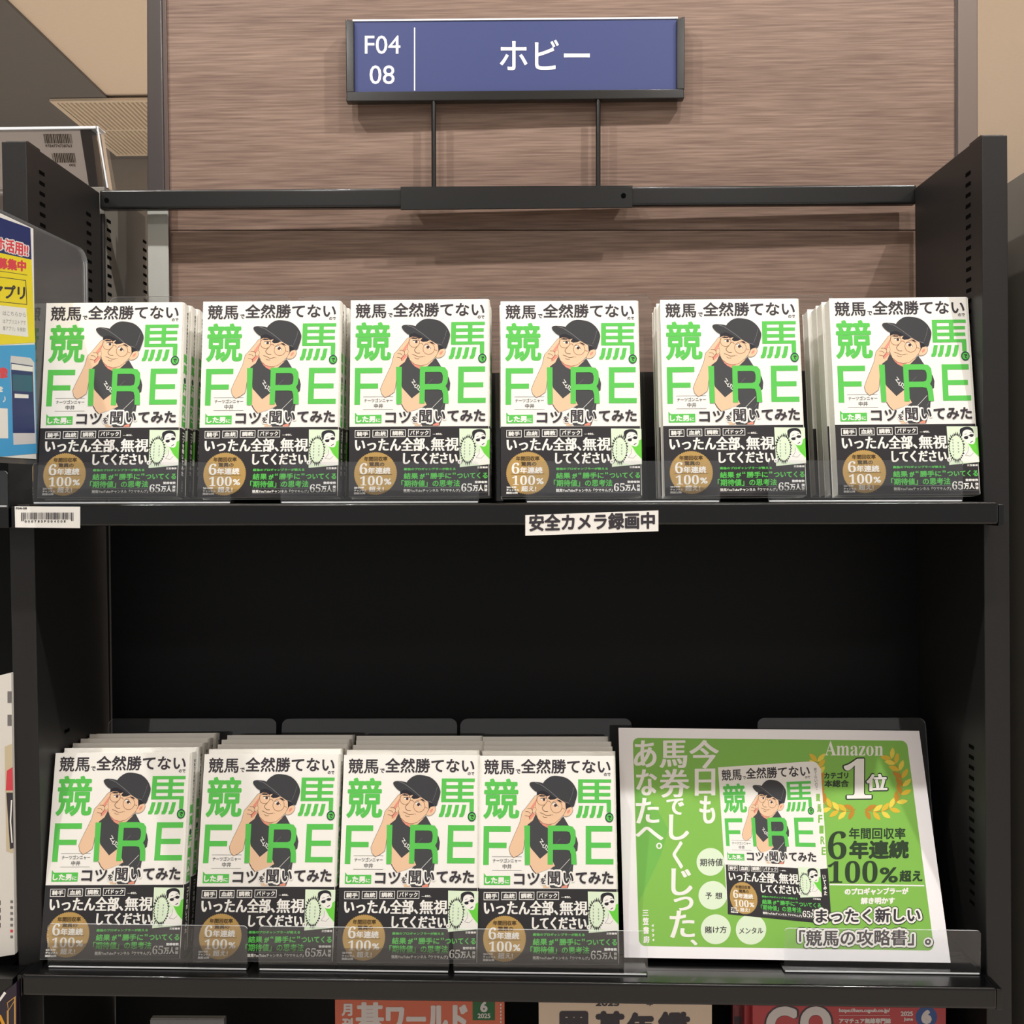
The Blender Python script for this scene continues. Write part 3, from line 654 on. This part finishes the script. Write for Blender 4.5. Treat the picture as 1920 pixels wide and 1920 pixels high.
k.text('まったく新しい', 226, 598, 1274, 792, DG, 5.4, bold=26, dirs=12); k.text('まったく新しい', 234, 606, 1266, 784, WH, 5.8, bold=22, dirs=12); k.text('まったく新しい', 254, 626, 1246, 764, DK, 6.2, bold=5)
k.text('「競馬の攻略書」。', 70, 800, 1376, 1012, DG, 5.4, bold=26, dirs=12); k.text('「競馬の攻略書」。', 78, 808, 1368, 1004, WH, 5.8, bold=22, dirs=12); k.text('「競馬の攻略書」。', 98, 828, 1348, 984, DK, 6.2, bold=5)
# the book pictured on the poster
q = [(1347, 1437), (1524, 1429.5), (1546, 1730), (1365.5, 1712.7)]
h2 = homog(book4, [pg(*p) for p in q])
k.zoom(0, 0, 1)
k.poly([(1347, 1437), (1522, 1428), (1531, 1431), (1539, 1442), (1558, 1726), (1546, 1732), (1365.5, 1712.7)], WH, 2.8)
k.poly([(1361.5, 1619), (1536, 1629.5), (1553, 1628), (1560, 1727), (1546, 1732), (1365.5, 1712.7)], CH, 3)
for i, t in enumerate('勝てないので'): k.text(t, 1526+i*.5, 1440+i*7, 1531+i*.5, 1446+i*7, DK, 3.2)
for i, t in enumerate('競馬FIRE'): k.text(t, 1530+i*2.2, 1488+i*20, 1538+i*2.2, 1503+i*20, GP, 3.2, bold=.5, dirs=4)
for i, t in enumerate('いてみた'): k.text(t, 1543+i*1, 1640+i*10, 1549+i*1, 1649+i*10, WH, 3.2, bold=.4, dirs=4)
m2 = Ink(h2, lift=.00004, base=.00031); cover_art(m2); off = len(k.v)
m3 = Ink(h2, lift=.00004, base=.00031); band_art(m3)
k.build('poster_print', po)
m2.build('pictured_book', po); m3.build('pictured_band', po)

# ------------------------------------------------------------------ wall with wood panels behind the bookcase
def Yw(x): return .199-.010*(x-316)/1474.0
def wslab(name, px, dy, th, m, bevel=0.0, parent=None):
    return slab(name, [U(x, y, Yw(x)+dy) for x, y in px], (0, th, 0), m, parent, bevel)
ztop = 1.73
def up_to(x, y, dy=0):
    p = U(x, y, Yw(x)+dy); p2 = U(x+(-3 if x < 900 else -1)*.0, y, Yw(x)+dy); return p
def col_quad(xl0, xl1, xr0, xr1, ya, yb, dy, top=None, bot=None):
    """vertical panel whose left edge runs from (xl0, ya) to (xl1, yb), right edge likewise; optionally run on to world heights top / bottom"""
    A, Dd = U(xl0, ya, Yw(xl0)+dy), U(xl1, yb, Yw(xl0)+dy); B, C = U(xr0, ya, Yw(xr0)+dy), U(xr1, yb, Yw(xr0)+dy)
    def ext(P, Q, z): t = (z-P.z)/(Q.z-P.z); return P+(Q-P)*t
    if top is not None: A, B = ext(A, Dd, top), ext(B, C, top)
    if bot is not None: Dd, C = ext(A, Dd, bot), ext(B, C, bot)
    return [A, B, C, Dd]
wb = empty('wall_back', (0, .25, -1.45)); tag(wb, kind='structure')
into(slab('wood_panel', col_quad(311, 317.5, 1790, 1791.5, 0, 430.5, 0, top=ztop), (0, .02, 0), WOOD), wb)
into(slab('wood_panel', col_quad(317.5, 321, 1791.5, 1791.5, 432.5, 570, 0, bot=-1.45), (0, .02, 0), WOOD), wb)
into(slab('core', col_quad(290, 300, 1800, 1800, 0, 560, .021, top=ztop, bot=-1.45), (0, .10, 0), mat('wall_core', (90, 80, 74), .8)), wb)
FR = mat('frame_bronze', (84, 70, 66), .28, spec=.6, coat=.3); FR2 = mat('frame_dark', (66, 60, 60), .25, spec=.6, coat=.3)
t1 = slab('trim_1', col_quad(275, 276, 303, 308, 0, 350, -.004, top=ztop, bot=-1.45), (0, .13, 0), FR2, None, .002); tag(t1, kind='structure')
t2 = slab('trim_2', col_quad(304, 309, 311, 317, 0, 350, -.003, top=ztop, bot=-1.45), (0, .02, 0), FR, None, .0006); tag(t2, kind='structure')
t3 = slab('trim_3', col_quad(1796.5, 1796.5, 1834, 1834.5, 0, 250, -.004, top=ztop, bot=-1.45), (0, .13, 0), mat('frame_brown', (112, 98, 90), .4, spec=.5), None, .002); tag(t3, kind='structure')
t4 = slab('trim_4', col_quad(1791.5, 1791.5, 1796, 1796, 0, 250, -.002, top=ztop, bot=-1.45), (0, .02, 0), FR2, None, .0005); tag(t4, kind='structure')
# second bookcase back to back: its perforated side and light grey upright
rb = empty('rear_bookcase', (-.45, .19, -1.42)); tag(rb, 'grey perforated bookcase side seen behind the left post', 'bookcase')
xs = U(197, 480, .186)[0]
yend = CAM[1]+(U(273.5, 480, 1)[1]-CAM[1])*((xs-CAM[0])/(U(273.5, 480, 1)[0]-CAM[0]))
o = box('side_panel', xs-.02, xs, .186, yend, -1.42, U(190, 357, .2)[2], PERF, None, .001); into(o, rb)
for yy, z0, n in ((.197, U(213, 415, .197)[2], 13), (yend-.004, U(272, 455, yend)[2], 9)):
    for i in range(n):
        s = bpy.data.objects.new('slot', SLOT); COL.objects.link(s); s.location = (xs+.0002, yy, z0-i*.0104); into(s, rb)
o = tube('rounded_post', (U(193, 480, .176)[0], .176, -1.42), (U(193, 480, .176)[0], .176, U(193, 402, .176)[2]), .0028, STEEL); into(o, rb)
o = slab('upright', [U(275.5, 357, .188), U(314, 357, .188), U(318, 560, .188), U(279, 560, .188)], (0, .003, 0), GREYST, None, .0008)
for v in o.data.vertices:
    if v.co.z < .25: v.co.z = -1.42
into(o, rb)

# ------------------------------------------------------------------ room shell
FLOOR = mat('floor_tile', (175, 166, 156), .4, noise=.15, nscale=6); CEIL = mat('ceiling_beige', (234, 214, 192), .9, noise=.03, nscale=60)
DCE = mat('ceiling_grey', (112, 108, 104), .9, noise=.04, nscale=50); WALLM = mat('wall_grey', (150, 141, 132), .9, noise=.04, nscale=30)
ZC = 1.75
o = box('floor', -5, 5, -4.5, 8, -1.50, -1.45, FLOOR); tag(o, kind='structure')
# beige ceiling with the grey lowered field beside it
e0, e1 = UZ(15, 0, ZC), UZ(212, 190, ZC); dd = (e1-e0)
def at_y(y): return e0+dd*((y-e0.y)/dd.y)
yf = UZ(250, 294, ZC).y
a, b_ = at_y(-4.5), at_y(yf)
o = mk('ceiling', [(a.x, -4.5, ZC), (5, -4.5, ZC), (5, 8, ZC), (.2, 8, ZC), (.2, yf, ZC), (b_.x, yf, ZC)]+[(a.x, -4.5, ZC+.05), (5, -4.5, ZC+.05), (5, 8, ZC+.05), (.2, 8, ZC+.05), (.2, yf, ZC+.05), (b_.x, yf, ZC+.05)],
       [(0, 1, 2, 3, 4, 5), (11, 10, 9, 8, 7, 6)]+[(i, (i+1) % 6, 6+(i+1) % 6, 6+i) for i in range(6)], CEIL); tag(o, kind='structure')
o = mk('ceiling_left', [(-5, -4.5, ZC-.012), (a.x, -4.5, ZC-.012), (b_.x, yf, ZC-.012), (-5, yf, ZC-.012)]+[(-5, -4.5, ZC+.05), (a.x, -4.5, ZC+.05), (b_.x, yf, ZC+.05), (-5, yf, ZC+.05)], BF, DCE); tag(o, kind='structure')
o = box('wall_far', -5, .2, yf, yf+.1, -1.45, ZC, WALLM); tag(o, kind='structure')
# air conditioning grille
zg = ZC-.026
g0, g1, g2, g3 = UZ(95, 190, zg), UZ(420, 190, zg), UZ(470, 293, zg), UZ(216, 293, zg)
x0, x1, y0, y1 = (g0.x+g3.x)/2, g1.x+.12, g0.y, g3.y
vt = empty('air_vent', ((x0+x1)/2, (y0+y1)/2, zg)); tag(vt, 'cream ceiling air vent with fine slats left of the wood wall', 'air vent')
VM = mat('vent_cream', (222, 204, 180), .6); VD = mat('vent_shadow', (120, 108, 92), .8)
fw = .022
for nm, A in (('frame', (x0, x1, y0, y0+fw)), ('frame', (x0, x1, y1-fw, y1)), ('frame', (x0, x0+fw, y0+fw, y1-fw)), ('frame', (x1-fw, x1, y0+fw, y1-fw)), ('centre_bar', (x0+fw, x1-fw, (y0+y1)/2-.008, (y0+y1)/2+.008))):
    into(box(nm, A[0], A[1], A[2], A[3], zg, zg+.012, VM, None, .001), vt)
into(box('backing', x0+.004, x1-.004, y0+.004, y1-.004, zg+.010, ZC-.013, VD), vt)
for nm, ya, yb in (('slat', y0+fw, (y0+y1)/2-.008), ('slat', (y0+y1)/2+.008, y1-fw)):
    vs, fs = [], []; x = x0+fw+.006
    while x < x1-fw-.008:
        b = len(vs); vs += [(x, ya, zg+.001), (x+.009, ya, zg+.001), (x+.009, yb, zg+.001), (x, yb, zg+.001), (x+.004, ya, zg+.009), (x+.012, ya, zg+.009), (x+.012, yb, zg+.009), (x+.004, yb, zg+.009)]
        fs += [tuple(b+i for i in f) for f in BF]; x += .0205
    o = mk(nm, vs, fs, VM); o['kind'] = 'stuff'; into(o, vt)

# ------------------------------------------------------------------ neighbouring bays
nb = empty('neighbouring_bookcase_right', (.53, 0, -1.42)); nb.name = 'adjoining_bookcase'; tag(nb, 'black bookcase side panel at the right edge beyond the right post', 'bookcase')
xn = U(1890, 342, .150)[0]
into(box('side_panel', xn, xn+.024, -.0, .165, -1.42, U(1890, 342, .150)[2], PERF, None, .001), nb)
into(box('back_panel', .478, xn-.001, .166, .172, -1.42, U(1890, 470, .166)[2], STEEL_D), nb)
nl = empty('adjoining_bookcase', (-.55, 0, -1.42)); tag(nl, 'black shelf edges of the bay at the left edge of the picture', 'bookcase')
xa = line_x(*Lin, 0)-PW-.0006
for (yt, yb, Y) in ((951, 990, -.03), (1836, 1876, -.03)):
    zt, zb = U(0, yt, Y)[2], U(0, yb, Y)[2]
    into(box('shelf_board', -.75, (U(16, 970, Y)[0] if yt < 1000 else U(24, 1850, Y)[0]), Y, -.0015, zb, zt, SHELF, None, .0012), nl)
    into(box('shelf_tray', -.75, xa-.002, -.001, .165, zb+.001, zt-.0003, SHELF), nl)
into(box('back_panel', -.75, xa-.002, .166, .172, -1.42, .25, STEEL_D), nl)
into(box('shelf_board', -.75, xa-.002, -.03, .165, -.80, -.78, SHELF, None, .001), nl)
stopper(-120, 15, -.012, U(0, 951, -.03)[2], .034, 'clear acrylic stopper on the shelf left of the left post', None)

# poster in a scuffed clear holder, standing across the left post
P0, P1 = U(0, 392, -.050), U(152, 466, .094)
hor = Vector((P1.x-P0.x, P1.y-P0.y, 0)); hn = hor.normalized(); ang = math.atan2(hn.y, hn.x)
S0 = P0-hn*.15; zbot = U(0, 868, -.050)[2]+.0
ph = empty('poster_holder', (S0.x, S0.y, zbot), (0, 0, ang)); tag(ph, 'scuffed clear acrylic sign holder with rounded corner at the left edge', 'sign holder')
def toholder(x, y, lift=0.0):
    d = Vector(_f+_r2*(x-960)/F+_u2*(960-y)/F); n = Vector((-hn.y, hn.x, 0)); t = (S0-Vector(CAM)).dot(n)/d.dot(n); p = Vector(CAM)+d*t-S0
    return p.dot(hn), p.z-(zbot-S0.z)
hw = toholder(164, 500)[0]; hh = toholder(0, 393)[1]
plate('clear_panel', hw, hh, .0012, HAZY, ph, .016)
ad = empty('app_flyer', (S0.x, S0.y, zbot), (0, 0, ang)); tag(ad, 'yellow and blue flyer with a smartphone picture in the clear holder at left', 'flyer')
NAVY = ink('navy', (44, 54, 104)); YL = ink('flyer_yellow', (232, 214, 50)); BL = ink('flyer_blue', (70, 158, 214)); RED = ink('flyer_red', (214, 74, 84)); PAL = ink('flyer_pale', (232, 230, 226))
k = Ink(lambda x, y: toholder(x, y), base=.0016)
def fq(xr0, xr1, y0l, y0r, y1l, y1r, m, l): k.poly([(-60, y0l), (xr0, y0r), (xr1, y1r), (-60, y1l)], m, l)
u0 = toholder(-60, 600)[0]; u1 = toholder(62, 600)[0]; vt_ = toholder(20, 402)[1]; vb_ = toholder(20, 858)[1]
box('paper', u0, u1, -.0014, -.0010, max(vb_, .004), vt_-.004, mat('flyer_paper', (230, 230, 226), .5), ad)
fq(54, 56, 388, 428, 462, 487, NAVY, 1); fq(56, 63, 462, 487, 650, 642, YL, 1.1); fq(63, 66, 650, 646, 862, 850, BL, 1)
k.text('ホ活用!!', -12, 441, 52, 470, PAL, 2, bold=3, rise=-.25, dirs=8); k.text('ホ活用!!', -10, 443, 50, 468, RED, 2.5, bold=.8, rise=-.25, dirs=4)
k.text('員募集中', -26, 480, 46, 502, RED, 2, bold=1.2, rise=-.12, dirs=6)
k.stroke([(-60, 512), (45, 526), (47, 571), (-60, 560)], 1.2, DK, 2); k.stroke([(-60, 500), (48, 516)], 1, DK, 2)
k.text('アプリ', -18, 533, 44, 559, DK, 2, bold=1.0, rise=-.05, dirs=4)
k.poly([(-60, 566), (46, 578), (50, 632), (-60, 620)], PAL, 2)
for t, y in (('はこちらから', 583), ('はアプリストアで', 598), ('屋アプリ」を検索!', 611)): k.text(t, 2, y, 45, y+8, GREY, 2.5, rise=-.08)
k.poly([(17, 667), (54, 671), (61, 680), (64, 832), (22, 834), (16, 676)], ink('phone_white', (206, 204, 206)), 2); k.poly([(17, 680), (58, 686), (62, 812), (21, 812)], NAVY, 2.5)
k.poly([(18, 682), (58, 688), (58, 697), (18, 693)], PAL, 3); k.poly([(24, 738), (50, 740), (50, 747), (24, 746)], PAL, 3); k.poly([(20, 702), (57, 704), (58, 735), (21, 733)], ink('phone_teal', (52, 96, 118)), 2.8)
k.text('索!', -4, 688, 11, 710, RED, 2, bold=1.4, dirs=6); k.text('を', -8, 724, 3, 735, PAL, 2, bold=.8, dirs=4); k.text('♪', 2, 742, 8, 754, PAL, 2)
k.poly([(-40, 764), (11, 766), (12, 822), (-40, 822)], PAL, 2)
k.build('flyer_print', ad)

# shrink-wrapped book in a clear stand, top left
CLR = acrylic('clear_case', (.96, .96, .96, 1))
Yc = .20
cs = empty('clear_book_case', U(60, 350, Yc)); tag(cs, 'clear plastic book case with shiny top edge at the upper left', 'display case')
def cquad(name, px, th, m, parent, Y=Yc, bevel=0): return into(slab(name, [U(*p, Y) for p in px], (0, th, 0), m, None, bevel), parent)
cquad('front_panel', [(-80, 240), (180, 238), (200, 352), (-80, 352)], .0012, CLR, cs)
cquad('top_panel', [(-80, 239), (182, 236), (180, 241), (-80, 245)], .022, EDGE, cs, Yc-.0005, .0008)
cquad('side_panel', [(179, 237), (184, 236), (204, 352), (197, 352)], .022, ACR, cs, Yc-.0005)
cquad('side_edge', [(181, 237), (183.5, 236), (203, 352), (200, 352)], .0012, EDGE, cs, Yc-.001)
cquad('base_panel', [(-80, 352), (200, 352), (200, 356), (-80, 356)], .022, ACR, cs)
wbk = empty('wrapped_book', U(60, 350, Yc+.004)); tag(wbk, 'white book back cover with two barcodes inside the clear case', 'book')
into(slab('cover', [U(*p, Yc+.003) for p in [(-80, 246), (150, 244), (167, 352), (-80, 352)]], (0, .014, 0), mat('wrapped_cover', (236, 222, 212), .35), None), wbk)
into(slab('dark_inner', [U(*p, Yc+.003) for p in [(151, 243), (171, 241), (184, 352), (168, 352)]], (0, .014, 0), mat('case_dark', (66, 56, 54), .3), None), wbk)
k = Ink(lambda x, y: (U(x, y, Yc+.003)[0], U(x, y, Yc+.003)[2]))
random.seed(3)
for xa0, xb0, ya0, yb0 in ((81, 133, 251, 269), (97, 140, 287, 305)):
    x = xa0
    while x < xb0:
        w = random.choice((.8, 1.3, 2.2)); k.poly([(x, ya0), (x+w, ya0), (x+w+3, yb0), (x+3, yb0)], GTXT, 1); x += w+random.choice((.8, 1.2))
k.text('9784774738763', 85, 271, 135, 276.5, GTXT, 1, bold=.2, dirs=4); k.text('002', 130, 307, 142, 312, GTXT, 1, bold=.2, dirs=4)
into(shift_y(k.build('back_print'), Yc+.003), wbk)

# books at the lower left edge
lb = empty('tall_magazine', U(0, 1800, .0)); tag(lb, 'white magazine back cover cut by the left edge, beside the lower left post', 'magazine')
Yl = -.004
into(slab('cover', [U(*p, Yl) for p in [(-90, 1290), (21, 1262), (27.5, 1790), (-90, 1808)]], (0, .012, 0), mat('magazine_white', (226, 222, 214), .4), None, .0004), lb)
k = Ink(lambda x, y: (U(x, y, Yl)[0], U(x, y, Yl)[2]))
for ya0, yb0 in ((1296, 1318), (1340, 1361)):
    for i in range(4): k.rect(14.5+i*2.0, ya0, 15.8+i*2.0, yb0, DK, 1)
k.poly([(9, 1400), (23, 1394), (25, 1600), (12, 1596)], ink('mag_cream', (206, 192, 160)), 1); k.poly([(13, 1445), (24, 1438), (25, 1482), (11, 1482)], RED, 2)
k.poly([(12, 1486), (24.5, 1486), (26, 1590), (19, 1592)], DK, 2); k.stroke([(22, 1500), (20, 1540), (23, 1580)], 2.5, WH, 3)
for i in range(7): k.rect(19.5, 1690+i*11-2, 24.5, 1695+i*11-2, GREY if i != 5 else RED, 1)
for i in range(4): k.rect(-2, 1688+i*14, 1.2, 1697+i*14, DK, 1)
into(shift_y(k.build('back_print'), Yl), lb)
dm = empty('dark_magazine', U(0, 1960, .0)); tag(dm, 'dark purple magazine with gold lines in the lower left corner', 'magazine')
Yd = -.034
into(slab('cover', [U(*p, Yd) for p in [(-90, 1935), (31, 1842), (31, 2050), (-90, 2150)]], (0, .006, 0), mat('magazine_purple', (40, 30, 44), .35), None, .0003), dm)
k = Ink(lambda x, y: (U(x, y, Yd)[0], U(x, y, Yd)[2])); GO = ink('gold_line', (196, 150, 84)); OR = ink('gold_orange', (226, 158, 48))
k.poly([(26.5, 1872), (29.5, 1868), (30, 2000), (27, 2000)], GO, 1); k.poly([(13, 1895), (16.5, 1893), (17, 2000), (13.5, 2000)], GO, 1); k.stroke([(30, 1868), (14, 1880), (16, 1895), (28, 1875)], 1.4, GO, 1)
k.poly([(-30, 1885), (2, 1903), (12, 1925), (12, 2010), (-30, 2010)], OR, 1); k.poly([(-30, 1898), (0, 1912), (7, 1930), (7, 2010), (-30, 2010)], ink('gold_dark', (60, 40, 40)), 1.5)
k.poly([(-10, 1886), (8, 1859), (12, 1862), (0, 1878)], WH, 1)
into(shift_y(k.build('cover_print'), Yd), dm)

# magazines on the shelf below
def magazine(name, label, px, Y, m, art, zb=-.775, th=.008):
    e = empty(name, (U(px[0], 1900, Y)[0], Y, zb)); tag(e, label, 'magazine')
    xa_, xb_ = U(px[0], 1900, Y)[0], U(px[1], 1900, Y)[0]; zt = U(960, px[2], Y)[2]
    into(box('cover', xa_, xb_, Y, Y+th, zb, zt, m, None, .0006), e); into(box('page_block', xa_+.0006, xb_-.0006, Y+.0008, Y+th-.0008, zb+.0005, zt+.0004, PAGES), e)
    k = Ink(lambda x, y: (U(x, y, Y)[0], U(x, y, Y)[2])); art(k)
    if k.v: into(shift_y(k.build('cover_print'), Y), e)
    return e
SIL = ink('silver', (206, 198, 196))
def art_go(k):
    k.zoom(560, 1780, 2.4615)
    k.text('月', 198, 250, 248, 308, SIL, 1, bold=3); k.text('刊', 200, 316, 250, 376, SIL, 1, bold=3); k.text('碁', 262, 243, 395, 400, SIL, 1, bold=4, mincho=3)
    k.text('ワールド', 402, 255, 780, 395, SIL, 1, bold=4, mincho=3)
    k.rect(803, 232, 906, 327, ink('badge_green', (42, 98, 58)), 1); k.text('6', 838, 240, 872, 290, SIL, 2, bold=3); k.text('2025', 826, 295, 885, 318, SIL, 2, bold=1)
    for i in range(6): k.rect(930, 250+i*16, 936, 260+i*16, SIL, 1)
    k.text('囲碁', 200, 400, 400, 560, SIL, 1, bold=4)
magazine('go_magazine', 'orange magazine with silver Japanese title under the lower shelf', (628, 946, 1860), .03, mat('magazine_orange', (196, 92, 62), .35), art_go)
def art_year(k):
    k.zoom(560, 1780, 2.4615)
    k.text('囲', 1203, 284, 1337, 420, DK, 1, bold=9); k.text('碁', 1362, 284, 1512, 440, DK, 1, bold=9); k.text('年', 1512, 290, 1645, 440, DK, 1, bold=8); k.text('鑑', 1658, 286, 1808, 440, DK, 1, bold=8)
    k.text('2025', 1370, 236, 1480, 262, DK, 1, bold=2); k.text('年', 1605, 236, 1635, 262, DK, 1, bold=1)
magazine('go_yearbook', 'beige yearbook with thick black Japanese letters under the lower shelf', (1010, 1335, 1862), .03, mat('magazine_beige', (214, 192, 170), .45), art_year)
def art_cq(k):
    k.zoom(1340, 1860, 4.174)
    for t, xx in (('C', 400), ('Q', 668)): k.text(t, xx-14, 100, xx+262, 420, DK, 1, bold=26, dirs=12); k.text(t, xx, 112, xx+245, 405, SIL, 2, bold=19, dirs=12)
    k.text('https://ham.cqpub.co.jp/', 972, 128, 1372, 166, SIL, 1, bold=1.5, mincho=1, dirs=4); k.rect(972, 180, 1372, 183, SIL, 1)
    k.text('アマチュア無線専門誌', 972, 203, 1380, 248, SIL, 1, bold=2.5, dirs=6); k.text('2025', 1455, 150, 1552, 188, SIL, 1, bold=2.5, dirs=4); k.text('June', 1478, 198, 1552, 232, SIL, 1, bold=2, dirs=4)
    k.disc(1657, 195, 84, 84, ink('badge_blue', (58, 84, 140)), 1); k.text('6', 1616, 138, 1698, 250, SIL, 2, bold=12)
REDM = mat('magazine_red', (172, 52, 58), .35)
magazine('radio_magazine', 'front red radio magazine with large white letters under the lower shelf', (1411, 1774, 1864), .028, REDM, art_cq)
def art_sp(k):
    k.zoom(1340, 1860, 4.174); k.text('ham radio', 150, 120, 210, 330, DK, 1, bold=2, dirs=4)
def art_sp2(k):
    k.zoom(1340, 1860, 4.174); k.text('ham', 300, 120, 345, 260, DK, 1, bold=3, dirs=4)
magazine('radio_magazine', 'red magazine behind the front radio magazine, slightly to its left', (1396, 1700, 1862), .042, REDM, art_sp2)
magazine('radio_magazine', 'rearmost red magazine, furthest left behind the radio magazines', (1374, 1650, 1862), .056, mat('magazine_red_deep', (132, 44, 52), .4), art_sp)
magazine('grey_magazine', 'grey magazine top edge barely showing under the lower shelf at left', (281, 420, 1914), .03, mat('magazine_grey', (110, 110, 112), .5), lambda k: None)
